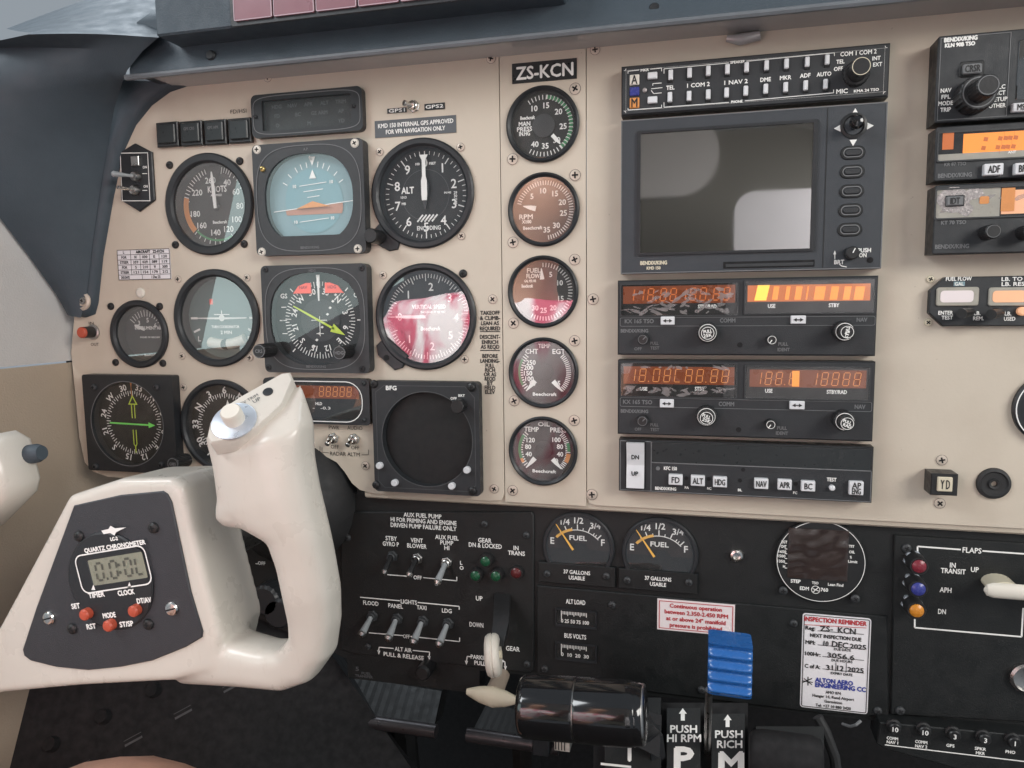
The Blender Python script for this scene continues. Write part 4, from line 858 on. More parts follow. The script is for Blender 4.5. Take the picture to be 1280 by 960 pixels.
def knob(t, px, py, rpx, h, d=RD, m='knob_black', inner=None, mark=True, txt=None, ring='white_print', name='knob', line_=None, shift=True):
    """fluted knob standing off the face; px, py is its cap in the photo"""
    p = P(px, py, d+h); r_ = sx(px, py, d+h, 2*rpx)/2
    bm = BM(); knurl(bm, p.x, p.z, r_, d-.0003, d+h, 24, .05, .0006); o = part(name, bm, m, t)
    if mark: bm = BM(); frame2(bm, circ(p.x, p.z, r_*.84, 36), max(.0003, r_*.07), d+h+.0002); part('ring', bm, ring, o, smooth=0)
    if inner:
        h2 = h+inner[1]; p2 = P(px+inner[2], py+inner[3], d+h2) if len(inner) > 2 else Vector((p.x, 0, p.z)); r2 = r_*inner[0]
        bm = BM(); knurl(bm, p.x, p.z, r2, d+h, d+h2, 20, .05, .0005); i_ = part('inner_knob', bm, m, o)
        bm = BM(); frame2(bm, circ(p.x, p.z, r2*.86, 32), max(.0003, r2*.08), d+h2+.0002)
        if txt:
            for k, s in enumerate(txt): text_at(bm, s, p.x, p.z+(.25-.55*k)*r2, r2*.42, d+h2+.0002, r2*1.1, rot=inner[4] if len(inner) > 4 else 0, bold=.0001)
        part('cap_mark', bm, ring, i_, smooth=0)
    if line_ is not None: bm = BM(); seg(bm, (p.x, p.z), pol((p.x, p.z), r_*.75, line_), .0006, d+h+.0003); part('pointer', bm, ring, o, smooth=0)
    return o
# audio panel
t, a = radio('audio_selector', 'audio control panel with two rows of white keys, top of the radio stack', 'radio', 776.6, 68, 1111.5, 133)
DT = RD+.0003
bm = BM(); frame2(bm, inset(rrect(*a, .002), .0030), .0003, DT)
for s, x, y, h, w_ in (('TEL', 838, 109.5, 5, 10), ('1 COM 2', 873, 106, 5, 28), ('1 NAV 2', 920, 102.4, 5, 29), ('DME', 957, 99.4, 5, 13), ('MKR', 982, 97, 5, 14), ('ADF', 1006.5, 94.4, 5, 13), ('AUTO', 1030, 92.6, 5, 18), ('COM 1 COM 2', 1073, 66, 5.2, 45), ('TEL', 1050.5, 77, 4.8, 10), ('OFF', 1048, 86, 4.8, 11), ('INT', 1095.6, 72.7, 4.8, 10), ('EXT', 1097, 80.4, 4.8, 11), ('MIC', 1052.5, 114, 5.4, 14), ('KMA 24 TSO', 1083, 112.8, 3.2, 31), ('SPEAKER', 922, 77.4, 3, 18), ('PHONE', 921, 127, 3, 14), ('MKR', 806, 87.5, 3, 10)): T(bm, s, x, y, h, DT, w_, bold=.0001)
for pts in ([(830, 92), (830, 86), (911, 78.7)], [(933, 76.5), (1043, 66), (1043, 70)], [(830, 128), (830, 134), (911, 128)], [(931, 126), (1042, 116), (1042, 112)], [(785, 92), (785, 89), (799, 87.5)], [(813, 86.5), (827, 85), (827, 89)], [(785, 135), (785, 137.5), (827, 134.5), (827, 131)], [(814, 111), (828, 109.5)], [(816, 107), (816, 104.5), (827, 103.7)], [(814, 113), (817, 117), (827, 116)]): line(bm, pts, .0004, DT)
part('lettering', bm, 'white_print', t, smooth=0)
for x, y in ((838, 93.5), (861.6, 91), (885, 88.5), (909, 86.5), (933, 84), (958, 81.6), (983, 79.5), (1009, 77.3), (1034, 74.5), (837, 121.5), (861, 120), (885, 118), (908, 115.8), (932, 113.5), (957, 111), (982, 109), (1007, 106.7), (1032, 105)):
    key(t, x, y+1, 7.6, 17.5, RD, .0005, 'radio_edge', name='key_well', rr=.0003); key(t, x+.3, y-.5, 5.8, 12.5, RD, .0022, 'key_white', name='key')
for y in (94, 124.5): key(t, 815.5, y, 12, 8.5, RD, .0022, 'key_white', name='key')
key(t, 793, 99.5, 12, 13, RD, .0012, 'ivory', 'A', 'marker_lens', ts=.75, tw=.6); key(t, 793, 114, 12, 11, RD, .0012, 'lamp_blue', None, 'marker_lens'); key(t, 793, 128.5, 12, 13, RD, .0012, 'orange_arc', 'M', 'marker_lens', ts=.75, tw=.6)
bm = BM(); p = P(806, 113, RD); lathe(bm, p.x, p.z, [(.0014, RD-.0002), (.0014, RD+.0008), (.0008, RD+.0012)], 14); part('lamp', bm, 'peel', t)
o = knob(t, 1071, 91, 17, .003, mark=False); p = P(1078, 80.5, RD+.018); bm = BM(); q = P(1071, 91, RD+.003); prism(bm, rrect(q.x-.0052, q.z-.0052, q.x+.0052, q.z+.0052, .005, 8), RD+.0027, RD+.016, .0006); kk = part('grip', bm, 'knob_black', o); bm = BM(); frame2(bm, circ(q.x, q.z, .0050, 30), .0004, RD+.0162); part('ring', bm, 'ivory_worn', kk, smooth=0)
# multi-function display
t, a = radio('map_display', 'large multi-function screen unit in the middle of the radio stack', 'display', 776, 139, 1105.5, 339, 'mfd_face')
bm = BM(); frame2(bm, rect(a[0]+.0001, a[1]+.0001, a[2]-.0001, a[3]-.0001), .0007, RD+.0002); part('worn_edge', bm, 'dim_print', t, smooth=0)
s = R4(800.5, 160.5, 1014.5, 313.5, RD); fr_ = R4(796, 157, 1020.5, 316.5, RD)
bm = BM(); hole_prism(bm, rrect(*fr_, .001), rrect(*s, .0006), RD-.0002, RD+.0014, RD-.0001); part('screen_frame', bm, 'bezel', t)
bm = BM(); prism(bm, rect(s[0]-.0002, s[1]-.0002, s[2]+.0002, s[3]+.0002), RD-.001, RD+.0002); part('screen', bm, 'screen', t, smooth=0)
bm = BM(); x = P(1032, 220, RD).x; flat(bm, rect(x-.00025, a[1]+.001, x+.00025, a[3]-.001), RD+.0002); T(bm, '', 0, 0, 1, 0) if 0 else None; part('groove', bm, 'radio_edge', t, smooth=0)
bm = BM()
T(bm, 'BRT', 1049, 327.5, 5, DT, 12); T(bm, 'PUSH', 1080.5, 312.8, 5, DT, 16); T(bm, 'ON', 1078.5, 319, 5, DT, 9)
for x, y, k in ((1069, 139.7, 0), (1087.6, 157.3, 1), (1066.5, 178.2, 2), (1047, 160.4, 3)):
    p = P(x, y, DT); u = .0021; tri = [(0, u), (-u, -u*.8), (u, -u*.8)]; an = -k*math.pi/2
    flat(bm, [(p.x+math.cos(an)*i-math.sin(an)*j, p.z+math.sin(an)*i+math.cos(an)*j) for i, j in tri], DT)
line(bm, [(1043.5, 324), (1043.5, 317)], .0005, DT); p = P(1043.5, 315.5, DT); flat(bm, [(p.x-.0008, p.z-.0012), (p.x+.0008, p.z-.0012), (p.x, p.z+.0012)], DT); line(bm, [(1049, 330), (1052, 332.5), (1058.5, 333.7)], .0005, DT)
part('lettering', bm, 'white_print', t, smooth=0)
bm = BM(); T(bm, 'BENDIX/KING', 817, 328.5, 4.4, DT, 33, bold=.00018); T(bm, 'KMD 150', 817, 335, 3.6, DT, 17, bold=.00014); part('maker_name', bm, 'ivory_worn', t, smooth=0)
bm = BM(); p = P(1067, 157, RD); lathe(bm, p.x, p.z, [(.0076, RD-.0002), (.0076, RD+.0008), (.006, RD+.0012), (.0052, RD-.0001)], 32); j_ = part('joystick_well', bm, 'radio_edge', t)
bm = BM(); lathe(bm, p.x, p.z, [(.0026, RD), (.0026, RD+.006), (.0040, RD+.0085), (.0042, RD+.010), (.0030, RD+.0118), (.001, RD+.0124)], 24); part('joystick', bm, 'gloss_black', j_)
for x, y in ((1066, 191), (1065, 214.6), (1064.4, 239), (1063, 263), (1062, 287)):
    p = P(x, y, RD); w2, h2 = sx(x, y, RD, 31)/2, sz(x, y, RD, 17)/2
    bm = BM(); prism(bm, rrect(p.x-w2, p.z-h2, p.x+w2, p.z+h2, h2, 6), RD-.0002, RD+.0008, .0004); o = part('soft_key', bm, 'radio_edge', t)
    bm = BM(); k = .80; frame2(bm, rrect(p.x-w2*k, p.z-h2*.70, p.x+w2*k, p.z+h2*.70, h2, 6), .0006, RD+.0012); part('outline', bm, 'dim_print', o, smooth=0)
    bm = BM(); prism(bm, rrect(p.x-w2*.66, p.z-h2*.46, p.x+w2*.66, p.z+h2*.46, h2, 6), RD+.0006, RD+.0018, .0004); part('cap', bm, 'radio', o)
knob(t, 1066, 316, 9, .008, mark=False, line_=25); 
a2 = R4(904, 326, 1018, 334.5, RD); bm = BM(); prism(bm, rect(*a2), RD-.0004, RD+.0003); part('card_slot', bm, 'void', t); bm = BM(); prism(bm, rect(a2[0]+.0015, a2[1]+.0007, a2[2]-.0006, a2[3]-.0014), RD, RD+.0008, .0002); part('card', bm, 'bezel_grey', t)
bm = BM(); p = P(1087.5, 325, RD); lathe(bm, p.x, p.z, [(.0018, RD-.0002), (.0018, RD+.0003)], 14); part('set_screw', bm, 'void', t)

def window(t, x0, y0, x1, y1, amber, am, texts, d=RD, peel=None, digits=None, dm='amber_line', gl='glass_window'):
    a = R4(x0, y0, x1, y1, d); bm = BM(); hole_prism(bm, rrect(a[0]-.0008, a[1]-.0008, a[2]+.0008, a[3]+.0008, .0012), rrect(*a, .001), d-.0003, d+.0010, d-.0001); wf = part('window_frame', bm, 'bezel_grey', t)
    bm = BM(); flat(bm, rect(a[0]-.0002, a[1]-.0002, a[2]+.0002, a[3]+.0002), d+.0001); part('backing', bm, 'void', wf, smooth=0)
    if amber:
        q = R4(*amber, d+.0002); bm = BM(); flat(bm, rect(*q), d+.0002); part('readout', bm, am, wf, smooth=0)
        if digits: bm = BM(); digits(bm, q, d+.0004); part('digits', bm, dm, wf, smooth=0)
    bm = BM()
    for s_, x, y, h, w_ in texts: T(bm, s_, x, y, h, d+.0004, w_, bold=.0001)
    if len(bm.verts): part('lettering', bm, 'white_print', wf, smooth=0)
    else: bm.free()
    if peel:                                 # delaminated film behind the glass: uneven silvery flakes
        rnd = random.Random(peel[0]); bm = BM()
        for k in range(peel[1]):
            fx, fz = rnd.random(), peel[2](rnd); rx, rz = rnd.uniform(.0012, .0065), rnd.uniform(.0005, .0017); n = 11; an = rnd.uniform(-.5, .8)
            cx_, cz_ = a[0]+.003+(a[2]-a[0]-.006)*fx, a[1]+.0016+(a[3]-a[1]-.0032)*fz
            pts = []
            for j in range(n):
                q_ = math.tau*j/n; rr = rnd.uniform(.55, 1); u, v = rr*rx*math.cos(q_), rr*rz*math.sin(q_)
                pts.append((min(max(cx_+u*math.cos(an)-v*math.sin(an), a[0]), a[2]), min(max(cz_+u*math.sin(an)+v*math.cos(an), a[1]), a[3])))
            flat(bm, pts, d+.0005+k*.000004)
        part('peeling_film', bm, 'peel_film', wf, smooth=0, kind='stuff')
    bm = BM(); flat(bm, rect(*a), d+.0009); part('glass', bm, gl, wf, smooth=0)
    return wf, a
def digs(s, t_, hh=.8, x0=.03, x1=.97, slant=.12):
    def f(bm, q, d):
        n = len(s.replace('.', ''))+.3*s.count('.'); W = (q[2]-q[0])*(x1-x0); st = W/n; h = (q[3]-q[1])*hh; z = q[1]+(q[3]-q[1])*(1-hh)/2
        i = 0
        for ch in s:
            x = q[0]+(q[2]-q[0])*x0+st*i
            if ch == '.': flat(bm, circ(x+st*.05, z+t_*.3, t_*.8, 8), d); i += .3; continue
            i += 1
            seven(bm, ch, x+st*.15, z, st*.55, h, d, t_, slant)
    return f
def kx(y0, label, L, R, AL, AR, lt, rt_, pl, pr_, strip, names, kn, b1, b2):
    t, a = radio('nav_comm_radio', label, 'radio', *y0, group='twin nav comm radios')
    wl = window(t, *L, AL[0], AL[1], lt, peel=pl, digits=AL[2], dm=AL[3]); wr = window(t, *R, AR[0], AR[1], rt_, peel=pr_, digits=AR[2], dm=AR[3])
    q = R4(*strip, RD); bm = BM(); hole_prism(bm, rrect(*q, .0012), rrect(*inset(rect(*q), .0003)[0], *inset(rect(*q), .0003)[2], .001), RD, RD+.0004); part('recess_line', bm, 'dim_print', t)
    bm = BM()
    for s, x, y, h, w_ in names: T(bm, s, x, y, h, DT, w_)
    part('lettering', bm, 'dim_print', t, smooth=0)
    for (x, y), w_ in ((b1, 17.5), (b2, 19)):
        o = key(t, x, y, w_, 10.5); p = P(x, y, RD+.0022); bm = BM(); d = RD+.0025
        for s in (-1, 1): flat(bm, [(p.x+s*.0030, p.z), (p.x+s*.0010, p.z+.0012), (p.x+s*.0010, p.z-.0012)][::s], d)
        seg(bm, (p.x-.0012, p.z), (p.x+.0012, p.z), .0006, d+.0001); part('arrow_mark', bm, 'black_print', o, smooth=0)
    k1, k2, k3, k4 = kn
    knob(t, *k1, 7, .006, mark=True, ring='dim_print', line_=45)
    knob(t, *k2[:2], 13.5, .009, inner=(.70, .006, 0, 0, k2[2]), txt=('PULL', k2[3]))
    knob(t, *k3, 6.5, .007, mark=True, line_=215)
    knob(t, *k4[:2], 14, .010, inner=(.68, .008, 0, 0, k4[2]), txt=('PULL', k4[3]))
    bm = BM(); p = P((k2[0]+k3[0])/2, k3[1]+6, RD); lathe(bm, p.x, p.z, [(.0017, RD-.0002), (.0017, RD+.0003)], 14); part('lock_screw', bm, 'void', t)
    return t, wl, wr
def slabs(bm, q, d):
    W, H = q[2]-q[0], q[3]-q[1]
    for i, ch in enumerate('8  L.  0  C  L'.replace(' ', '')): pass
t, wl, wr = kx((772, 347.5, 1096.3, 444.5), 'nav comm radio with bright amber nav readout and peeling film', (776.5, 355, 922, 394), (931.5, 350, 1093, 391), ((779, 357, 919, 379), 'amber_back', digs('118.88188.88', .0007, .7), 'amber_dim'), ((934.5, 355.5, 1088, 376.5), 'amber_dim', None, 'amber_hot'),
   [('STBY/RAD', 884, 383, 4.4, 23)], [('USE', 964.5, 382.5, 4.6, 9), ('STBY', 1042.5, 381.5, 4.6, 13)], (3, 60, lambda r: r.random()**1.2*.9), None, (775, 396, 1094, 407.5),
   [('KX 165 TSO', 799, 401.5, 4.8, 36), ('COMM', 909.5, 400.5, 5, 19), ('NAV', 1077.5, 399.5, 5, 13), ('BENDIX/KING', 793, 413.5, 4, 34), ('OFF', 797.5, 436, 3.6, 9), ('PULL', 818, 429, 3.6, 10), ('TEST', 818.5, 435, 3.6, 11), ('PULL', 979, 430, 4, 12), ('IDENT', 979.5, 437, 4, 15)],
   ((803.5, 424.5), (884.5, 416, .15, '25K'), (965, 425, ), (1056, 414.5, 1.35, 'STB')), (834.5, 401), (998, 399.7))
bm = BM(); q = R4(943, 356.5, 962, 375.5, RD); flat(bm, [(q[0], q[1]), (q[2]-.002, q[1]), (q[2], q[3]), (q[0]+.002, q[3])], RD+.0006); part('lit_segment_block', bm, 'amber_hot', wr[0], smooth=0)
for x0, x1 in ((965, 974), (981, 988), (993, 1003), (1007, 1011), (1017, 1032), (1037, 1048.5), (1053.5, 1064), (1067, 1081)):
    bm = BM(); q = R4(x0, 358, x1, 374.5, RD); flat(bm, [(q[0], q[1]), (q[2]-.001, q[1]), (q[2], q[3]), (q[0]+.001, q[3])], RD+.00055); part('lit_segment_block', bm, 'amber', wr[0], smooth=0)
kx((772, 451, 1093, 547.5), 'nav comm radio with dim red-amber digits, directly above the autopilot controller', (776.5, 454.5, 920.5, 496), (932, 458.5, 1086.5, 498.5), ((779.5, 458.5, 918, 480.5), 'amber_back', digs('18.08C88.88', .0005, .72), 'amber_line'), ((937, 462.5, 1083, 484.5), 'amber_back', digs('188.8 18888', .0005, .72), 'amber_line'),
   [('USE', 804.5, 486, 4, 9), ('STBY', 874.6, 486, 4.6, 12)], [('USE', 961, 488.5, 4.6, 9), ('STBY/RAD', 1046, 490, 4.6, 25)], (9, 40, lambda r: r.choice((r.random()*.22, r.random()*.3, .95))), None, (775, 499.5, 1090, 511.5),
   [('KX 165 TSO', 797, 502.5, 4.8, 36), ('COMM', 908, 505, 5, 19), ('NAV', 1075, 508.5, 5, 13), ('BENDIX/KING', 793, 514, 4, 34), ('OFF', 797.5, 536.5, 3.6, 8), ('PULL', 818, 531, 3.6, 10), ('TEST', 818.5, 537, 3.6, 11), ('PULL', 977.5, 535, 4, 12), ('IDENT', 977.5, 541.5, 4, 15)],
   ((803, 526.5), (883, 521, -.35, '25K'), (963.5, 531), (1056, 527, -.35, 'RAD')), (833.5, 504.5), (996.5, 506.7))
bm = BM(); q = R4(990, 463.5, 999, 483, RD); flat(bm, rect(*q), RD+.0006); tmp = [o for o in COL.objects if o.name.startswith('window_frame')][-1]; part('lit_segment_block', bm, 'amber', tmp, smooth=0)
# autopilot controller
t, a = radio('autopilot_controller', 'autopilot controller with white FD ALT HDG keys and rocker, bottom of the radio stack', 'radio', 773.5, 554, 1091.5, 621.5)
q = R4(815, 557.5, 1089, 582.5, RD); bm = BM(); frame2(bm, rect(q[0]-.0008, q[1]-.0008, q[2]+.0008, q[3]+.0008), .0007, DT); frame2(bm, rect(a[0]+.0008, a[1]+.0008, a[2]-.0008, a[3]-.0008), .0005, DT); x = P(815, 590, RD).x; seg(bm, (x-.0006, a[1]+.001), (x-.0006, a[3]-.001), .0006, DT+.0001); part('white_line', bm, 'dim_print', t, smooth=0)
bm = BM(); prism(bm, rect(*q), RD-.0002, RD+.0004); part('blank_window', bm, 'placard_black', t)
for s, x, y in (('FD', 844.5, 600), ('ALT', 872.3, 601.3), ('HDG', 900, 602.8), ('NAV', 951.7, 605), ('APR', 981, 606.3), ('BC', 1010.4, 608)): key(t, x, y, 17.5, 13, RD, .0035, 'key_white', s, ts=.5, tw=.55 if len(s) == 2 else .72)
key(t, 1070.6, 610.6, 18, 17, RD, .0035, 'key_white', 'AP\nENG', ts=.75, tw=.6)
bm = BM(); T(bm, 'KFC 150', 838, 585.5, 4.2, DT, 16, bold=.0001); T(bm, 'BENDIX/KING', 832, 610.8, 3.6, DT, 26, bold=.0001); T(bm, 'TEST', 1039.5, 599.5, 4.4, DT, 12, bold=.0001)
for s, x, y in (('PA', 858.5, 609.5), ('NC', 886.5, 610.5), ('BL', 925, 612.5), ('FC', 994, 616)): T(bm, s, x, y, 3, DT, 5)
part('lettering', bm, 'white_print', t, smooth=0)
bm = BM(); p = P(1039.5, 609, RD); lathe(bm, p.x, p.z, [(.0018, RD-.0002), (.0018, RD+.0025), (.001, RD+.003)], 14); part('test_button', bm, 'key_white', t)
for x, y in ((858, 597.5), (886, 598.5), (925, 600.5), (994.5, 604.5), (929, 587)): bm = BM(); p = P(x, y, RD); lathe(bm, p.x, p.z, [(.0013, RD-.0002), (.0013, RD+.0003)], 12); part('recess', bm, 'void', t)
bm = BM(); p = P(822.5, 585.3, RD); lathe(bm, p.x, p.z, [(.0015, RD-.0002), (.0013, RD+.0007)], 12); part('sensor', bm, 'dim_print', t)
q = R4(783.5, 552.5, 805.5, 609, RD); bm = BM(); prism(bm, rrect(q[0]-.0008, q[1]-.0008, q[2]+.0008, q[3]+.0008, .0008), RD-.0002, RD+.0006); part('rocker_well', bm, 'void', t)
bm = BM(); zc = (q[1]+q[3])/2
secs = [(q[1], .0030), (q[1]+(zc-q[1])*.5, .0026), (zc-.0003, .0012), (zc+.0003, .0012), (zc+(q[3]-zc)*.5, .0022), (q[3], .0046)]
loft(bm, [[Vector((q[0], -RD, z)), Vector((q[0], -RD-h, z)), Vector((q[2], -RD-h, z)), Vector((q[2], -RD, z))] for z, h in secs]); o = part('pitch_rocker', bm, 'key_white', t, smooth=0)
bm = BM(); T(bm, 'DN', 794, 571.5, 5, RD+.0050, 9, bold=.0002); T(bm, 'UP', 793.5, 592, 5, RD+.0036, 8, bold=.0002); part('lettering', bm, 'black_print', o, smooth=0)

# ------------------------------------------------------------------ right-hand radios
KD = .018; DK = KD+.0003; XR = .30
def rradio(name, label, pxl, y0, y1, m='radio', group=None):
    x0 = P(pxl, (y0+y1)/2, KD).x; z1 = P(pxl+6, y0, KD).z; z0 = P(pxl+6, y1, KD).z
    t = thing(name, label, 'radio', ((x0+XR)/2, 0, z0), group)
    bm = BM(); prism(bm, rect(x0+.0004, z0+.0004, XR, z1-.0004), .0001, KD-.0012); part('case', bm, 'radio_edge', t)
    bm = BM(); prism(bm, rrect(x0, z0, XR, z1, .0012), KD-.0012, KD, .0006); part('faceplate', bm, m, t); return t, (x0, z0, XR, z1)
t, a = rradio('gps_receiver', 'GPS receiver with CRSR key and big double knob at the panel right', 1170.5, 45, 153.5)
bm = BM(); frame2(bm, inset(rect(a[0], a[1], P(1264, 95, KD).x, a[3]), .0012), .0004, DK); part('groove', bm, 'dim_print', t, smooth=0)
bm = BM()
for s, x, y, w_ in (('NAV', 1182.5, 113, 13), ('FPL', 1182.5, 121, 11), ('MODE', 1182, 129, 18), ('TRIP', 1182, 137, 13), ('ALC', 1250, 108.5, 13), ('ACT', 1250, 116, 13), ('SETUP', 1249, 124, 20), ('OTHER', 1246.5, 132, 21)): T(bm, s, x, y, 5, DK, w_, bold=.0001)
T(bm, 'BENDIX/KING', 1201, 48.5, 5, DK, 41, bold=.00022); T(bm, 'KLN 90B TSO', 1200, 55.5, 4.6, DK, 37, bold=.0002)
line(bm, [(1198.5, 111), (1195, 117), (1194, 124), (1196, 133)], .0007, DK); part('lettering', bm, 'white_print', t, smooth=0)
key(t, 1215, 86, 31, 20, KD, .0006, 'radio_edge', name='key_well', rr=.0015); key(t, 1216, 85.5, 24, 12.5, KD, .003, 'dim_print', 'CRSR', ts=.6, tw=.78, rr=.0012)
knob(t, 1224, 115, 25, .012, KD, inner=(.60, .014), ring='dim_print')
bm = BM(); prism(bm, rrect(P(1271, 95, KD).x, P(1271, 125, KD).z, XR-.006, a[3]-.006, .001), KD-.0004, KD+.0006, .0004); part('display', bm, 'screen', t, smooth=0); key(t, 1279, 133.5, 26, 11, KD, .003, 'key_white', 'MSG', tw=.55, ts=.6)
t, a = rradio('adf_receiver', 'radio with orange readout and white ADF key', 1169, 158.5, 226.5)
wf, b = window(t, 1173, 162, 1345, 197, (1204, 163.5, 1340, 191), 'amber', [('ANT', 1265, 190, 3, 10)], KD, digits=digs('1:88 8888', .0022, .8, .12, .95, .2), dm='amber_dim'); bm = BM(); q = R4(1178, 165, 1192, 187, KD); flat(bm, rect(*q), KD+.0003); part('annunciator_strip', bm, 'amber_dim', wf, smooth=0); bm = BM(); flat(bm, rect(b[0], b[1], b[2], P(1200, 192, KD).z), KD+.00035); part('grey_mask', bm, 'film_grey', wf, smooth=0)
bm = BM(); T(bm, 'KR 87 TSO', 1194, 205, 4.2, DK, 27); T(bm, 'BENDIX/KING', 1193.5, 219, 5, DK, 42); part('lettering', bm, 'dim_print', t, smooth=0)
key(t, 1242.5, 211.5, 24, 14.5, KD, .0036, 'key_white', 'ADF', tw=.6, ts=.55); key(t, 1281, 210.5, 24, 14.5, KD, .0036, 'key_white', 'BFO', tw=.6, ts=.55)
t, a = rradio('transponder', 'transponder with IDT key in a peeling grey window, lowest of the right-hand radios', 1167.5, 231.5, 318)
wf, b = window(t, 1170, 234, 1345, 270, (1252, 236, 1345, 266), 'amber_pale', [], KD, peel=(5, 10, lambda r: r.random()*.9)); 
bm = BM(); flat(bm, rect(b[0], b[1], P(1250, 250, KD).x, b[3]), KD+.0003); part('grey_mask', bm, 'film_grey', wf, smooth=0)
bm = BM()
for x, y, r1, r2 in ((1192, 250, 23, 17), (1217, 242, 12, 8), (1207, 262, 10, 9)):
    p = P(x, y, KD); rn = random.Random(x); flat(bm, [(p.x+sx(x, y, KD, r1)*math.cos(k*.45)*rn.uniform(.85, 1), p.z+sz(x, y, KD, r2)*math.sin(k*.45)*rn.uniform(.85, 1)) for k in range(14)], KD+.0004+x*1e-7)
part('peel_patch', bm, 'peel', wf, smooth=0)
bm = BM(); q = R4(1224, 245.5, 1236, 255, KD); flat(bm, rrect(*q, .001), KD+.0006); q = R4(1251, 235, 1268, 264, KD); flat(bm, rect(*q), KD+.0006); part('readout_block', bm, 'orange_arc', wf, smooth=0)
key(t, 1194, 251, 24, 14, KD, .0012, 'radio_edge', name='key_frame'); key(t, 1194, 251, 21, 11.5, KD, .0024, 'dim_print', 'IDT', tw=.55, ts=.6)
bm = BM(); T(bm, 'KT 70 TSO', 1192, 278, 4.4, DK, 31); T(bm, 'BENDIX/KING', 1190, 308, 5, DK, 42); part('lettering', bm, 'dim_print', t, smooth=0)
knob(t, 1242, 289, 10.5, .012, KD, ring='dim_print'); knob(t, 1290, 289, 10.5, .012, KD, ring='dim_print')
# fuel computer
t = thing('fuel_computer', 'small chamfered black fuel flow totaliser with two pale windows', 'instrument', P(1230, 406)); d = .005
o4 = R4(1162, 345, 1345, 407.5, d); q = .008
bm = BM(); prism(bm, [(o4[0]+q, o4[1]), (o4[2], o4[1]), (o4[2], o4[3]), (o4[0]+q, o4[3]), (o4[0], o4[3]-q), (o4[0], o4[1]+q)], .0001, d, .0006); part('faceplate', bm, 'radio', t)
for x0, x1, mm in ((1170, 1223, 'peel'), (1235, 1289, 'peel'), (1300, 1340, 'peel')):
    a = R4(x0, 359, x1, 382.5, d); bm = BM(); prism(bm, rrect(*a, .0015), d-.0002, d+.0012, .0005); wn = part('window', bm, 'film_grey', t); bm = BM(); flat(bm, rrect(a[0]+.002, a[1]+.0022, a[2]-.003, a[3]-.002, .002), d+.0014); part('readout', bm, 'amber_pale' if x0 > 1200 else 'paper_pink', wn, smooth=0)
bm = BM(); 
for s, x, y, w_ in (('FUEL FLOW', 1198.5, 348.5, 32), ('LB. TO DEST', 1277, 348.5, 50), ('LB. RESERVE', 1277, 354.8, 50), ('ENTER', 1182, 391, 18), ('TEST', 1184, 397, 14), ('LB.', 1221.5, 391.5, 8), ('REM.', 1223, 398, 13), ('LB.', 1260, 392, 8), ('USED', 1262, 398.5, 14)): T(bm, s, x, y, 4.6, d+.0003, w_, bold=.0001)
part('lettering', bm, 'white_print', t, smooth=0); bm = BM(); a = R4(1192, 352, 1206, 357.5, d); flat(bm, rect(*a), d+.0002); gp = part('unit_label', bm, 'sky_ring', t, smooth=0); bm = BM(); T(bm, 'GAL', 1199, 354.8, 4, d+.0005, 11); part('lettering', bm, 'white_print', gp, smooth=0)
for x, y in ((1202, 391), (1239, 392)):
    bm = BM(); q = P(x+6, y-1, d); e = P(x, y+1, d+.014); tube(bm, [Vector((q.x, -d, q.z)), Vector((q.x, -d-.006, q.z)), Vector((e.x, -d-.014, e.z))], [.0030, .0026, .0030], 14); part('switch', bm, 'knob_black', t)
bm = BM(); p = P(1276, 389, d); lathe(bm, p.x, p.z, [(.0026, d), (.0026, d+.003), (.0016, d+.0036)], 16); part('indicator', bm, 'amber_pale', t)
for x, y in ((1163, 349), (1160, 403)): screw(t, x, y, .0026, 'ivory_worn', .0001, 'flush')
# yaw damper button, jack, edge gauge
t = thing('yaw_damper_button', 'square black push-button with cream cap marked YD', 'button', P(1177, 604)); d = .014
a = R4(1163.5, 592.5, 1197.5, 619.5, d); bm = BM(); prism(bm, rect(*a), .0001, d, .0006); part('housing', bm, 'knob_black', t); key(t, 1181.5, 605.7, 19, 18, d, .0015, 'ivory_worn', 'Y D', name='cap', ts=.55, tw=.6)
bm = BM(); c = P(1243, 605, .002); lathe(bm, c.x, c.z, [(.0098, .0001), (.0094, .0018), (.0078, .0024), (.0070, .0014), (.0036, .0012), (.0030, .0026), (.0018, .0022), (.0016, -.004)], 40); tag(part('headset_socket', bm, 'rubber'), 'round black rubber socket beside the YD button', 'socket')
t = thing('edge_gauge', 'round black gauge cut off by the picture border', 'gauge', P(1318, 512)); c = P(1318, 512, .004); bm = BM(); lathe(bm, c.x, c.z, [(.0215, .0001), (.0215, .003), (.020, .004), (.0180, .004), (.0175, .0005)], 48); part('bezel', bm, 'bezel', t); bm = BM(); frame2(bm, circ(c.x, c.z, .0205, 48), .0007, .0043); part('white_line', bm, 'white_print', t, smooth=0)
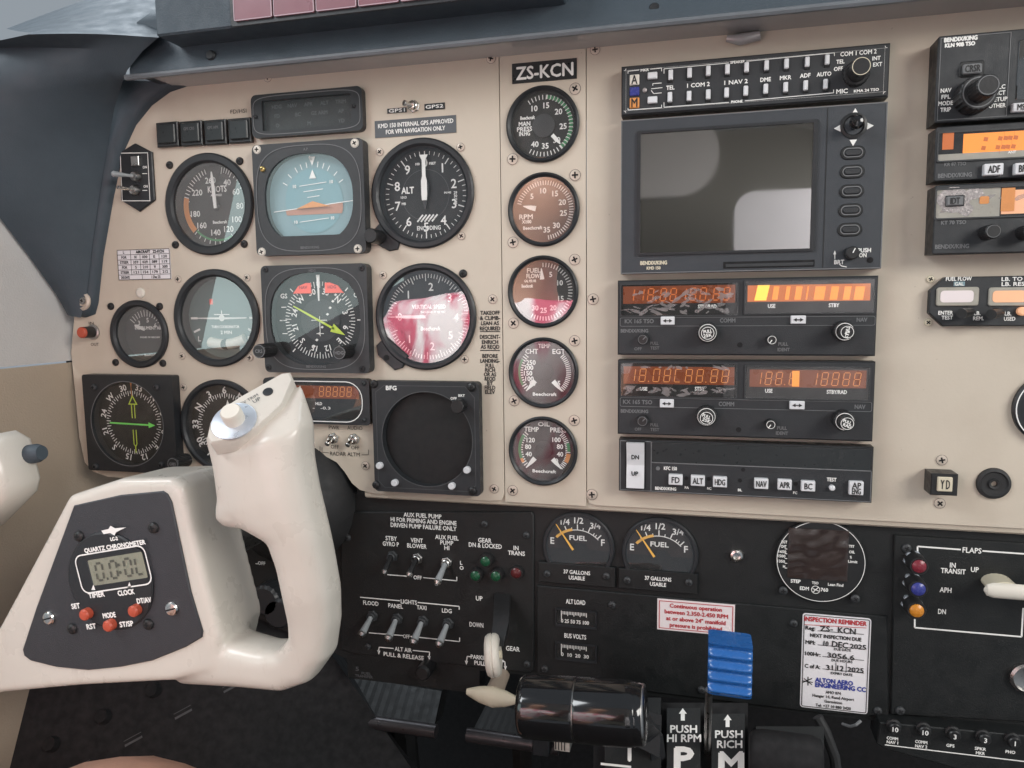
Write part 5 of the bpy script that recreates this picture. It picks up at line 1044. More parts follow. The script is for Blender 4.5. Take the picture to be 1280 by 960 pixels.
# ------------------------------------------------------------------ lower panel devices
for lab, p0, p1, kw in (('black tipped toggle under STBY GYRO lettering', (491, 695), (480, 716), dict(m='bezel_grey', bat='knob_black', tipm='steel')), ('black toggle under VENT BLOWER lettering', (522, 698), (511, 719), dict(m='steel', bat='knob_black', tipm='chrome')), ('silver toggle with round tip under AUX FUEL PUMP HI', (558.5, 703), (546, 729), dict(m='chrome', bat='bat_grey', tipm='chrome', L=.018, rb=(.0018, .0027)))):
    kw = {'L': .016, 'rb': (.0016, .0024), **kw}; toggle(lab, *p0, p1, 'toggle switches for pumps and blower', d0=LP, r=.0040, **kw)
for s, p0, p1 in (('FLOOD', (466, 769.5), (451.5, 794)), ('PANEL', (497, 773), (485, 799)), ('TAXI', (529, 776), (516.5, 803.5)), ('LDG', (560.5, 779), (548.5, 806.5))):
    toggle('long grey lamp toggle under %s lettering' % s, *p0, p1, 'light switches in a row', 'bezel_grey', 'bat_grey', .0042, .020, LP, (.0019, .0030), tipm='steel')
def lamp(label, px, py, r, m, d0=LP, h=.006, group=None, nutm=None, hx=None):
    p = P(px, py, d0+h); t = thing('indicator_lamp', label, 'lamp', (p.x, -d0, p.z), group)
    if nutm: bm = BM(); prism(bm, circ(p.x, p.z, r*1.25, 6, .2), d0, d0+.003, .0005); part('nut', bm, nutm, t)
    bm = BM(); lathe(bm, p.x, p.z, [(r*1.12, d0), (r*1.12, d0+h-.001), (r*1.02, d0+h), (r*.86, d0+h), (r*.84, d0+h-.001)], 24, cap=False); part('collar', bm, 'knob_black', t)
    bm = BM(); lathe(bm, p.x, p.z, [(r*.88, d0+h-.0015), (r*.8, d0+h+.0004), (r*.5, d0+h+.0014), (r*.15, d0+h+.0018)], 24); part('lens', bm, m, t)
lamp('green gear lamp at the top of the triangle', 606.5, 702, .0045, 'lamp_green', group='green gear lamps'); lamp('green gear lamp at the lower corner beside the pump toggle', 594, 720, .0045, 'lamp_green', group='green gear lamps'); lamp('green gear lamp at the lower corner beside the dark red lamp', 619.5, 720.5, .0045, 'lamp_green', group='green gear lamps')
lamp('dark red lamp under IN TRANS lettering', 645, 716.5, .0048, 'lamp_dim_red', h=.003)
lamp('red flap lamp beside IN TRANSIT lettering', 1149, 708, .0052, 'lamp_red', h=.013, nutm='silver_plate', group='flap lamps'); lamp('blue flap lamp beside APH lettering', 1148, 736.5, .0052, 'lamp_blue', h=.013, nutm='silver_plate', group='flap lamps'); lamp('amber flap lamp beside DN lettering', 1146, 763.5, .0052, 'lamp_amber', h=.013, nutm='silver_plate', group='flap lamps')
# fuel quantity gauges
def fuel(label, l, r_, cy, px0, lp):
    d0 = LD; pr_ = .003; cx = (l+r_)/2; c = P(cx, cy, d0+pr_); R = sx(cx, cy, d0, r_-l)/2; cc = (c.x, c.z); t = thing('fuel_gauge', label, 'gauge', (c.x, -d0, c.z), 'fuel quantity gauges')
    bm = BM(); lathe(bm, *cc, [(R, d0), (R, d0+pr_-.0008), (R*.97, d0+pr_), (R*.90, d0+pr_), (R*.87, d0+.0004)], 56, cap=False); part('bezel', bm, 'bezel', t)
    bm = BM(); flat(bm, circ(*cc, R*.88, 48), d0+.0006); part('dial_face', bm, 'dial', t, smooth=0)
    bm = BM(); pts = [pol(cc, R*.86, a) for a in frange(-94, 94, 33)]; flat(bm, pts+[(cc[0]+R*.30, cc[1]-R*.06), (cc[0]+R*.20, cc[1]+R*.10), (cc[0]-R*.10, cc[1]+R*.12), (cc[0]-R*.24, cc[1]-R*.05)], d0+.0009); part('dial_window', bm, 'dial_brown', t, smooth=0)
    bm = BM(); d = d0+.0012; fc = (cc[0]-R*.02, cc[1]-R*.30); rr = R*.80
    arc(bm, fc, rr*.97, rr, -47, 47, d, 24); ticks(bm, fc, rr*.98, rr*1.18, (-22, 0, 22, 44), .0008, d); ticks(bm, fc, rr, rr*1.08, (-34, -11, 11, 33, 38), .0006, d)
    for s, a in (('1/4', -19), ('1/2', 2), ('3/4', 28)): text_at(bm, s, *pol(fc, rr*1.32, a), .0042, d)
    text_at(bm, 'FUEL', fc[0]+.0005, fc[1]+rr*.70, .0034, d, .0125); text_at(bm, 'E', *pol(fc, rr*1.04, -58), .0046, d); text_at(bm, 'F', *pol(fc, rr*1.06, 56), .0046, d); part('markings', bm, 'white_print', t, smooth=0)
    bm = BM(); arc(bm, fc, rr*.96, rr*1.05, -47, -10, d+.0002); part('yellow_arc', bm, 'yellow_arc', t, smooth=0)
    needle(t, npts((fc[0]-.003, fc[1]+.006), -34, [(0, .0008), (R*.55, .0004), (R*.86, .0002)]), d+.0016, 'yellow_arc')
    bm = BM(); flat(bm, circ(*cc, R*.89, 48), d0+.0024); part('glass', bm, 'glass', t, smooth=0)
    a = R4(*lp, d0+.0036); bm = BM(); prism(bm, rect(*a), d0, d0+.0036, .0004); pl = part('label_plate', bm, 'black_panel', t)
    bm = BM(); mx_ = (lp[0]+lp[2])/2; T(bm, '37 GALLONS', mx_, lp[1]+9.5, 4.6, d0+.0039, 33, bold=.0001); T(bm, 'USABLE', mx_, lp[1]+16.5, 4.6, d0+.0039, 20, bold=.0001); part('lettering', bm, 'white_print', pl, smooth=0)
    for x in (lp[0]+11, lp[2]-11): screw(t, x, (lp[1]+lp[3])/2+(x-mx_)*.04, .0026, 'bezel_grey', d0+.0036, 'pan')
fuel('fuel gauge over the ALT LOAD meter', 677.5, 767, 685, 0, (673, 706, 769, 731)); fuel('fuel gauge next to the small round jack', 776.5, 872, 693.5, 0, (773, 714, 872, 739))
# edgewise meters
for s, y, lab in (('0 25 50 75 100', 772.5, 'narrow strip meter under ALT LOAD lettering'), ('0  10  20  30', 814.5, 'narrow strip meter under BUS VOLTS lettering')):
    t = thing('strip_meter', lab, 'meter', P(720, y, LP), 'strip meters'); a = R4(694.5, y-10.5, 746, y+11.5, LP); bm = BM(); hole_prism(bm, rect(*a), rect(a[0]+.0008, a[1]+.0018, a[2]-.0008, a[3]-.0008), LP-.0004, LP+.0016, LP-.0002); part('bezel', bm, 'bezel', t)
    bm = BM(); flat(bm, rect(a[0]+.0007, a[1]+.0017, a[2]-.0007, a[3]-.0007), LP+.0002); part('dial_face', bm, 'dial', t, smooth=0); bm = BM()
    for k in range(17): x = a[0]+.0045+k*.00115; seg(bm, (x, a[3]-.0018), (x, a[3]-(.0052 if k % 4 == 0 else .0042)), .0006, LP+.0005)
    text_at(bm, s, a[0]+.0145, a[1]+.0042, .0026, LP+.0005, .0205); part('markings', bm, 'white_print', t, smooth=0); bm = BM(); seg(bm, (a[0]+.0045, a[3]-.001), (a[0]+.0045, a[1]+.004), .0006, LP+.0009); part('needle', bm, 'white_print', t, smooth=0)
    bm = BM(); flat(bm, rect(a[0]+.0008, a[1]+.0018, a[2]-.0008, a[3]-.0008), LP+.0014); part('glass', bm, 'glass', t, smooth=0)
# jack
bm = BM(); p = P(920.5, 693.5, LD); lathe(bm, p.x, p.z, [(.0048, LD), (.0048, LD+.0015), (.0040, LD+.003), (.0026, LD+.0034), (.0022, LD+.0006)], 28); tag(part('audio_jack', bm, 'chrome'), 'small round metal jack on the black lower panel', 'jack')
# stickers
t, a = placard('warning_sticker', 'white sticker with red print on continuous operation RPM', 'sticker', 821.5, 752, 918.5, 791, 'paper_pink', [('Continuous operation', 869.5, 759.5, 4.8, 65), ('between 2.350-2.450 RPM', 870, 767.5, 4.8, 79), ('at or above 24" manifold', 869.5, 775.7, 4.8, 74), ('pressure is prohibited', 869.5, 783.7, 4.8, 65)], 'red_print', d=LP, frame=.0012, th=.0004)
t, a = placard('inspection_sticker', 'white inspection reminder sticker with handwritten dates', 'sticker', 1001.5, 769.5, 1087, 888.5, 'paper', [('Reg:', 1013, 785, 4.6, 12), ('NEXT INSPECTION DUE', 1044.5, 796.7, 4.2, 64), ('MPI:', 1013, 803, 4.6, 12), ('DUE DATE', 1053, 812.2, 3, 21), ('100Hr:', 1016, 817.5, 4.6, 19), ('DUE HOURS', 1052.5, 826.3, 3, 26), ('C of A:', 1015.5, 833, 4.6, 19), ('EXPIRY DATE', 1052, 842.5, 3, 27), ('AMO 074', 1041.5, 866, 3.4, 19), ('Hangar 14, Rand Airport', 1041.5, 871.7, 3.4, 52), ('Germiston', 1041.5, 877.5, 3.4, 22), ('Tel: +27 10 880 2420', 1041.5, 883.5, 3.4, 44)], 'black_print', rr=.002, d=LP, frame=.0008, th=.0004)
d = LP+.0007; bm = BM(); T(bm, 'INSPECTION REMINDER', 1044, 776.5, 5.4, d, 78, bold=.00018); line(bm, [(1005, 780.7), (1083, 785)], .0004, d); part('heading', bm, 'red_print', t, smooth=0)
bm = BM(); T(bm, 'ALTON AERO', 1042.5, 852, 5.4, d, 47, bold=.00022); T(bm, 'ENGINEERING CC', 1050.5, 859, 5.4, d, 63, bold=.00022); part('company_name', bm, 'blue_print', t, smooth=0)
bm = BM()
for s, x, y, h, w_, rt_ in (('ZS-', 1033, 786, 6, 16, 3), ('KCN', 1058.5, 788.5, 7, 22, -1), ('10', 1032.5, 804.5, 6, 6, -4), ('DEC', 1050, 806, 7, 20, -2), ('2025', 1072.5, 808.5, 5.6, 20, 0), ('3056.6', 1051, 820.5, 6, 34, -1), ('31', 1037, 834.5, 6, 8, 3), ('12', 1050.5, 835.5, 6.4, 8, -2), ('2025', 1069.5, 837.5, 5.6, 20, 0)): T(bm, s, x, y, h, d+.0001, w_, rt_, bold=.00014)
for pts in ([(1022, 788.5), (1080, 793)], [(1022, 806), (1083, 811.5)], [(1028, 820.5), (1080, 825.5)], [(1028, 836), (1080, 841.5)], [(1045, 828), (1044.5, 839)], [(1058, 829), (1057.5, 841)]): line(bm, pts, .0004, d)
for pts in ([(1003.5, 853), (1015, 848)], [(1005, 848), (1015, 856)], [(1010, 846), (1010, 857)], [(1003, 851), (1016, 853)]): line(bm, pts, .0006, d)
part('handwriting', bm, 'black_print', t, smooth=0)
# engine monitor
t = thing('engine_monitor', 'round engine monitor with film-covered square screen marked EDM 760', 'instrument', P(1025, 704, LD)); d0 = LD; pr_ = .004; c = P(1025.5, 702, d0+pr_); R = sx(1025, 702, d0+pr_, 111)/2; cc = (c.x, c.z)
bm = BM(); lathe(bm, *cc, [(R*1.03, d0), (R*1.03, d0+pr_-.0006), (R*1.01, d0+pr_)], 64); part('faceplate', bm, 'radio_edge', t)
bm = BM(); frame2(bm, circ(*cc, R, 64), .0004, d0+pr_+.0002); T(bm, 'STEP', 994.5, 726.5, 4, d0+pr_+.0003, 12); T(bm, 'TSO', 1019, 728.7, 3, d0+pr_+.0003, 8); T(bm, 'Lean Find', 1044.5, 731, 3.4, d0+pr_+.0003, 19); T(bm, 'EDM', 1005.5, 735.5, 4.2, d0+pr_+.0003, 11, bold=.0001); T(bm, '760', 1030.5, 737.3, 4.2, d0+pr_+.0003, 9, bold=.0001)
p = P(1019.5, 737, d0+pr_); frame2(bm, circ(p.x, p.z, .0028, 24), .0004, d0+pr_+.0003); seg(bm, (p.x-.0016, p.z-.0018), (p.x+.0016, p.z+.0018), .0005, d0+pr_+.0003); seg(bm, (p.x-.0020, p.z+.0008), (p.x+.0020, p.z-.0008), .0005, d0+pr_+.00035)
for s, x, y in (('EGT', 980.5, 677.5), ('CHT', 979.5, 683), ('1650', 978, 689.5), ('1500', 977, 695), ('1350', 976.5, 701.5), ('H', 980, 708), ('TIT', 1064.5, 683), ('OIL', 1065, 690), ('%', 1063.5, 696.5), ('Limit', 1066, 702)): T(bm, s, x, y, 3.2, d0+pr_+.0003, 3.2*len(s)*.72)
for k in range(5): line(bm, [(981, 686+k*6), (984, 686.2+k*6)], .0005, d0+pr_+.0003)
part('lettering', bm, 'white_print', t, smooth=0)
a = R4(985, 661.5, 1060, 724, d0+pr_); bm = BM(); prism(bm, rect(*a), d0+pr_-.0002, d0+pr_+.0005); part('screen', bm, 'screen_brown', t, smooth=0)
bm = BM(); n = 14; rn = random.Random(4); gv = [[bm.verts.new((a[0]+(a[2]-a[0])*i/n, -(d0+pr_+.0012+rn.uniform(0, .00035)), a[1]+(a[3]-a[1])*j/n)) for i in range(n+1)] for j in range(n+1)]
for j in range(n):
    for i in range(n): bm.faces.new((gv[j][i], gv[j][i+1], gv[j+1][i+1], gv[j+1][i]))
part('protective_film', bm, 'film', t, smooth=180)
# flap lever
t = thing('flap_lever', 'ivory flap lever with flat paddle beside the flap lamps', 'lever', P(1250, 742, LP)); bm = BM(); q0 = P(1233, 742, LP+.020); q1 = P(1330, 748, LP+.020)
def oval(c, rx, rz, n=20): return [(c[0]+rx*math.cos(math.tau*k/n), c[1]+rz*math.sin(math.tau*k/n)) for k in range(n)]
zc = P(1260, 745, LP+.028).z; x0 = P(1236, 745, LP+.028).x
loft(bm, [[Vector((x, -(LP+.020)-rr*.7*math.cos(math.tau*k/16)*.9, zc+rr*math.sin(math.tau*k/16))) for k in range(16)] for x, rr in ((x0, .0010), (x0+.0015, .0036), (x0+.005, .0048), (x0+.05, .0050), (x0+.09, .0050))]); part('handle', bm, 'ivory', t)
bm = BM(); cc = P(1254, 735, LP+.012); prism(bm, oval((cc.x, cc.z), .0085, .0050), LP+.0, LP+.016, .001); part('paddle', bm, 'ivory_worn', t); bm = BM(); lathe(bm, cc.x, cc.z, [(.004, LP-.0002), (.004, LP+.002)], 16); part('boss', bm, 'knob_black', t)
# round trim-like fitting at the border
bm = BM(); p = P(1282, 846, LP); lathe(bm, p.x, p.z, [(.0098, LP), (.0098, LP+.003), (.0082, LP+.004), (.0074, LP+.0012), (.0060, LP+.0008)], 40); tag(part('lighter_socket', bm, 'steel'), 'round chrome-rimmed socket low on the black right panel', 'socket')
# gear lever with white wheel handle
t = thing('gear_lever', 'landing gear lever with white wheel-shaped knob', 'lever', P(628, 745, LP)); a = R4(617, 740, 634, 800, LP); bm = BM(); prism(bm, rrect(*a, .003), LP-.0002, LP+.0004); part('slot', bm, 'void', t)
s = P(628, 742, LP); m_ = P(627, 775, LP+.022); e = P(622, 806, LP+.034); bm = BM()
for k in (0,): 
    rings = []
    for q, w_ in ((Vector((s.x, -LP, s.z)), .0058), (m_, .0058), (e, .0046)): rings.append([q+Vector((sxn*w_, syn*.002, szn*.0)) for sxn, syn, szn in ((-1, -1, 0), (1, -1, 0), (1, 1, 0), (-1, 1, 0))])
    loft(bm, rings)
part('arm', bm, 'knob_black', t)
wc = P(616.5, 819, LP+.040); ax = Vector((.96, .20, .10)).normalized(); upv = Vector((0.13, 0, 1)); upv = (upv-ax*upv.dot(ax)).normalized(); sd = ax.cross(upv)
bm = BM(); prof = [(-.0052, .0105), (-.0045, .0132), (-.0026, .0146), (-.0008, .0149), (-.0003, .0142), (.0003, .0142), (.0008, .0149), (.0026, .0146), (.0045, .0132), (.0052, .0105)]; n = 36; rings = []
for xx, rr in [(-.0042, .004)]+prof+[(.0042, .004)]: rings.append([wc+ax*xx+(upv*math.cos(math.tau*k/n)+sd*math.sin(math.tau*k/n))*rr for k in range(n)])
loft(bm, rings); part('wheel_knob', bm, 'ivory', t, smooth=40)
bm = BM(); tube(bm, [wc-ax*.0048, wc+ax*.0062], .003, 14); part('axle', bm, 'ivory_worn', t)
# parking brake T-handle
t = thing('parking_brake_handle', 'cream T-shaped parking brake pull handle under the gear lever', 'handle', P(622, 850, .0)); hd = .03; cc = P(616, 870, hd); L0 = P(583.5, 864, hd); R0 = P(648, 875, hd); bm = BM(); rings = []
for q in (0, .04, .25, .5, .75, .96, 1):
    c_ = L0.lerp(R0, q); w_ = .0022+.0055*(1-abs(2*q-1)**1.6); rings.append([c_+Vector((0, -math.cos(math.tau*k/14)*w_*.75, math.sin(math.tau*k/14)*w_-(w_*.12))) for k in range(14)])
loft(bm, rings); part('grip', bm, 'ivory_worn', t, smooth=50); bm = BM(); st = P(627, 843, -.01); tube(bm, [st, st.lerp(cc, .5), cc], [.0062, .0062, .0072], 18); part('shaft', bm, 'cream_dark', t)
for s, x, y in (('alternate air pull knob below the light switches', 531, 838),):
    bm = BM(); p = P(x, y, .0); tube(bm, [Vector((p.x, .03, p.z)), Vector((p.x, -.004, p.z))], .006, 18); lathe(bm, p.x, p.z, [(.006, .004), (.0046, .006)], 18); tag(part('pull_knob', bm, 'knob_black'), 'black alternate air pull knob below the light switches', 'knob')
# left fuel-transfer strip
bm = BM(); T(bm, '5', 446.5, 836, 5, LD+.0002, 4); T(bm, 'FUEL', 458, 842, 3, LD+.0002, 12); T(bm, 'TRANSFER', 455, 845.5, 3, LD+.0002, 22)
q = [f for f in bm.faces]; p0 = R4(440, 828, 480, 850, LD-.001); 
t = thing('selector_strip', 'dark strip with faint FUEL TRANSFER lettering under the light switches', 'panel strip', P(460, 840, LD)); part('lettering', bm, 'faint_print', t, smooth=0); bm = BM(); a = R4(436, 824, 600, 856, LD-.002); prism(bm, rect(*a), LD-.02, LD-.0004); part('plate', bm, 'black_panel', t)

# ------------------------------------------------------------------ power quadrant
QD = .035
t = thing('power_quadrant', 'black lever quadrant with white T, P and M letters', 'quadrant', P(870, 955, QD))
def tiltpts(px, py0, py1, d0, d1): pass
def slope(px, py):                      # the quadrant face leans back: further down stands closer to the pilot
    v = FW + RT*((px-640)/F_PX) - UP*((py-480)/F_PX); a_ = P(880, 865, .020); b_ = P(880, 960, .055); n_ = Vector((1, 0, 0)).cross(b_-a_).normalized()
    return CAM + v*((a_-CAM).dot(n_)/v.dot(n_))
def sface(bm, x0, x1, y0, y1, lift=.0):
    pts = [slope(x0, y0), slope(x1, y0), slope(x1, y1), slope(x0, y1)]; nrm = (pts[1]-pts[0]).cross(pts[3]-pts[0]).normalized(); nrm = nrm if nrm.y < 0 else -nrm
    f = [p+nrm*lift for p in pts]; b = [p+Vector((0, .03, -.02)) for p in pts]; v = [bm.verts.new(p) for p in f+b]
    bm.faces.new(v[:4]); bm.faces.new(v[4:][::-1])
    for i in range(4): bm.faces.new((v[i], v[4+i], v[4+(i+1) % 4], v[(i+1) % 4]))
for x0, x1, y0 in ((756, 826, 872), (833.5, 875.5, 885), (889.5, 931, 892), (945, 1030, 908)):
    bm = BM(); sface(bm, x0, x1, y0, 1010); part('track_plate', bm, 'black_panel', t)
bm = BM(); sface(bm, 740, 936, 872, 1012, -.010); part('body', bm, 'void', t)
def ttext(bm, s, px, py, h, w_, lift=.0004, bold=.0):
    c = slope(px, py); ux = (slope(px+10, py)-slope(px-10, py)); uz = (slope(px, py-10)-slope(px, py+10)); kx_, kz = ux.length/20, uz.length/20; ux.normalize(); uz.normalize(); nn = ux.cross(uz).normalized(); nn = nn if nn.y < 0 else -nn
    vs_, fs = glyphs(s); x0 = min(v[0] for v in vs_); x1 = max(v[0] for v in vs_); sxx = w_*kx_/(x1-x0); szz = h*kz/CAPH
    for j, (ox, oz) in enumerate([(0, 0)] if not bold else [(-bold, 0), (bold, 0), (0, bold), (0, -bold)]):
        nv = [bm.verts.new(c+ux*((v[0]-(x0+x1)/2)*sxx+ox)+uz*((v[1]-CAPH/2)*szz+oz)+nn*(lift+j*.00001)) for v in vs_]
        for f in fs: bm.faces.new([nv[i] for i in f])
bm = BM()
for s, x, y, h, w_, b in (('PUSH', 854.5, 911.5, 9, 33, .0002), ('HI RPM', 855, 923, 9, 42, .0002), ('P', 855, 948, 26, 22, .0009), ('PUSH', 911, 918, 9, 34, .0002), ('RICH', 912, 930.5, 9, 31, .0002), ('M', 914, 954, 26, 29, .0009), ('T', 787, 941, 20, 14, .0006)): ttext(bm, s, x, y, h, w_, bold=b)
for x, y in ((853.5, 893), (909.5, 901)):
    ttext(bm, 'I', x, y+3, 10, 5); c = [slope(x-5, y-1), slope(x+5, y-1), slope(x, y-8)]; bm.faces.new([bm.verts.new(p+Vector((0, -.0005, .0002))) for p in c])
v = [slope(751, 953), slope(789, 957), slope(789, 960), slope(751, 956)]; bm.faces.new([bm.verts.new(p+Vector((0, -.0005, .0002))) for p in v])
part('lettering', bm, 'white_print', t, smooth=0)
# propeller lever with blue ribbed knob
t = thing('propeller_lever', 'blue ribbed propeller control knob on a thin steel arm', 'lever', P(884, 950, .03)); bd = .075
bm = BM(); s0 = P(886, 862, bd); s1 = P(884, 940, .045); tube(bm, [s0, s1], .0022, 10); part('arm', bm, 'steel', t)
x0, _, x1, _ = R4(885, 797, 940, 868, bd); zt, zb_ = P(912, 801, bd).z, P(912, 867, bd).z
bm = BM(); N_ = 49; fr, bk = [], []
ring_l = []
prof = [(zb_+(zt-zb_)*k/(N_-1), .0085+.0014*math.cos(math.tau*4.5*k/(N_-1)+math.pi)) for k in range(N_)]
def knobsec(x, k):
    h = (zt+zb_)/2; pts = []
    for z, w_ in prof: pts.append(Vector((x, -bd-(w_*k-.004), h+(z-h)*(k*.12+.88)+(x-x0)*-.03)))
    for z, w_ in reversed(prof): pts.append(Vector((x, -bd+(w_*k*.8+.006), h+(z-h)*(k*.12+.88)+(x-x0)*-.03)))
    return pts
L_ = x1-x0
loft(bm, [knobsec(x0, .84), knobsec(x0+.0012, .96), knobsec(x0+.003, 1), knobsec(x1-.003, 1), knobsec(x1-.0012, .96), knobsec(x1, .84)]); part('knob', bm, 'blue_knob', t, smooth=50)
# throttle: big glossy black barrel handle
t = thing('throttle_lever', 'glossy black barrel-shaped throttle handle', 'lever', P(730, 920, .05)); td = .095
A, Bp = P(651, 882, td), P(805, 893, td); axv = (Bp-A).normalized(); Lt = (Bp-A).length; R = sz(728, 888, td, 73)/2
vv = Vector((0, 0, 1)); vv = (vv-axv*vv.dot(axv)).normalized(); uu = axv.cross(vv)
def ringat(q, rr, n=40): c_ = A+axv*q; return [c_+(uu*math.cos(math.tau*k/n)+vv*math.sin(math.tau*k/n))*rr for k in range(n)]
bm = BM(); ql = Lt*.455
loft(bm, [ringat(0, R*.82), ringat(.0008, R*.93), ringat(.003, R*.985), ringat(.005, R), ringat(ql-.001, R), ringat(ql, R*.985)]); part('barrel', bm, 'gloss_black', t, smooth=60)
bm = BM(); loft(bm, [ringat(ql+.0009, R*.985), ringat(ql+.002, R*1.005), ringat(Lt-.010, R*1.005), ringat(Lt-.006, R*.985), ringat(Lt-.0045, R*.95)]); part('barrel', bm, 'gloss_black', t, smooth=60)
bm = BM(); loft(bm, [ringat(ql-.0005, R*.94), ringat(ql+.0014, R*.94)]); part('seam', bm, 'steel', t)
bm = BM(); loft(bm, [ringat(Lt-.0046, R*.96), ringat(Lt-.001, R*.93), ringat(Lt+.0012, R*.80), ringat(Lt+.002, R*.55)]); part('end_cap', bm, 'gloss_black', t, smooth=60)
bm = BM(); loft(bm, [ringat(Lt-.0005, R*.935), ringat(Lt+.0006, R*.90)]); part('cap_ring', bm, 'steel', t, smooth=60)
bm = BM(); s0 = A+axv*Lt*.93; tube(bm, [s0+Vector((0, .004, -.004)), P(815, 915, .055), P(822, 960, .045)], [.008, .007, .007], 4); part('arm', bm, 'bezel', t, smooth=0)
bm = BM(); a0 = P(795, 905, .06)
pl = [P(x, y, .062) for x, y in ((800, 898), (826, 907), (824, 947), (790, 930))]; vf = [bm.verts.new(p) for p in pl]+[bm.verts.new(p+Vector((0, .012, 0))) for p in pl]
bm.faces.new(vf[:4]); bm.faces.new(vf[4:][::-1]); [bm.faces.new((vf[i], vf[4+i], vf[4+(i+1) % 4], vf[(i+1) % 4])) for i in range(4)]; part('guard', bm, 'bezel_grey', t, smooth=0)
# mixture knob seen end-on
t = thing('mixture_lever', 'dark rounded mixture control knob beside the M letter', 'lever', P(985, 950, .04)); bm = BM(); c_ = P(988, 950, .055)
loft(bm, [[c_+Vector((x, -.011*k*math.cos(math.tau*j/24), .017*k*math.sin(math.tau*j/24))) for j in range(24)] for x, k in ((-.024, .78), (-.022, .92), (-.017, 1), (.012, 1), (.017, .92), (.018, .8))]); part('knob', bm, 'void', t, smooth=50); bm = BM(); tube(bm, [c_, c_+Vector((0, .05, -.06))], .003, 8); part('arm', bm, 'steel', t)
bm = BM(); pth = [P(1053, 905, .0), P(1063, 908, .004), P(1070, 906, .006), P(1076, 901, .004)]; tube(bm, pth, .0010, 8); tag(part('cable', bm, 'dim_print'), 'thin pale cable end under the inspection sticker', 'cable')
bm = BM(); pth = [P(1022, 896, .004), P(1032, 915, .006), P(1043, 945, .008), P(1048, 985, .008)]; tube(bm, pth, .0035, 10); tag(part('hose', bm, 'rubber'), 'dark rubber hose hanging below the inspection sticker', 'hose')
# circuit breaker strip
CD = .004
t = thing('breaker_strip', 'black circuit breaker strip with round numbered buttons', 'breaker panel', P(1190, 930, CD)); pts = px2([(1100, 903), (1340, 925), (1340, 1010), (1200, 962), (1106, 936), (1096, 930)], CD)
bm = BM(); prism(bm, pts[::-1], CD-.02, CD, .0006); part('plate', bm, 'black_panel', t)
for n_, x, y in (('10', 1119, 911.5), ('10', 1156.5, 915.5), ('3', 1193.5, 920.5), ('3', 1231.5, 925), ('1', 1268.5, 929)):
    p = P(x, y, CD+.005); bm = BM(); lathe(bm, p.x, p.z, [(.0046, CD), (.0046, CD+.0016), (.0036, CD+.002), (.0036, CD+.0048), (.0030, CD+.0054)], 24); o = part('breaker_button', bm, 'knob_black', t); bm = BM(); text_at(bm, n_, p.x, p.z, .0030, CD+.0057, bold=.0001); part('rating', bm, 'white_print', o, smooth=0)
bm = BM()
for s, x, y, w_ in (('COMM', 1115.5, 923, 14), ('NAV 1', 1115.5, 928, 14), ('COMM', 1151.5, 927.5, 15), ('NAV 2', 1151.5, 933, 15), ('GPS', 1188, 932, 10), ('SPKR', 1225.5, 936, 14), ('MKR', 1225.5, 941.5, 11), ('PHO', 1263, 940, 12)): T(bm, s, x, y, 3.6, CD+.0003, w_, bold=.0001)
line(bm, [(1106, 931), (1290, 953)], .0007, CD+.0003); part('lettering', bm, 'white_print', t, smooth=0)

# ------------------------------------------------------------------ rudder pedals and footwell
def pedal(label, pts, d, edge):
    t = thing('rudder_pedal', label, 'pedal', P(*pts[2], d), 'rudder pedals'); a, b, c_, e = [P(x, y, dd) for (x, y), dd in zip(pts, (d, d, d+.03, d+.03))]
    bm = BM(); n = 22; up_, lo = [], []
    for k in range(n+1):
        f = k/n; wv = .0007*(k % 2); up_.append([a.lerp(b, f)+Vector((0, -wv, wv)), e.lerp(c_, f)+Vector((0, -wv, wv))])
    loft(bm, [[u[0], u[1], u[1]+Vector((0, .02, -.004)), u[0]+Vector((0, .02, -.004))] for u in up_]); part('tread', bm, 'pedal', t, smooth=0)
    bm = BM(); tube(bm, [e+Vector((-.004, -.004, -.003)), e.lerp(c_, .5)+Vector((0, -.004, -.003)), c_+Vector((.003, -.004, -.003))], .0055, 14); part('edge_bar', bm, 'pedal_edge', t)
    bm = BM(); m_ = e.lerp(c_, .55); tube(bm, [m_+Vector((0, .02, 0)), m_+Vector((.005, .05, -.25))], .012, 8); part('stalk', bm, 'pedal', t)
pedal('ribbed black rudder pedal under the light switches', [(440, 846), (552, 864), (543, 906), (423, 889)], -.06, 0)
pedal('ribbed black rudder pedal beside the throttle handle', [(608, 880), (700, 896), (695, 926), (592, 911)], -.05, 0)
t = thing('trim_indicator', 'small dark bracket with pale square scale under the throttle handle', 'indicator', P(695, 940, .01)); bm = BM(); a = R4(665, 922, 686, 946, .01); prism(bm, rrect(*a, .001), -.03, .01, .001); part('bracket', bm, 'bezel', t); bm = BM(); a = R4(693, 921, 712, 939, .005); prism(bm, rect(*a), -.02, .005); o = part('scale', bm, 'ivory', t); bm = BM(); 
for k in range(4): seg(bm, (a[0]+.001+k*.0022, a[1]+.0008), (a[0]+.001+k*.0022, a[3]-.0008-(k % 2)*.002), .0008, .0053)
part('marks', bm, 'black_print', o, smooth=0)
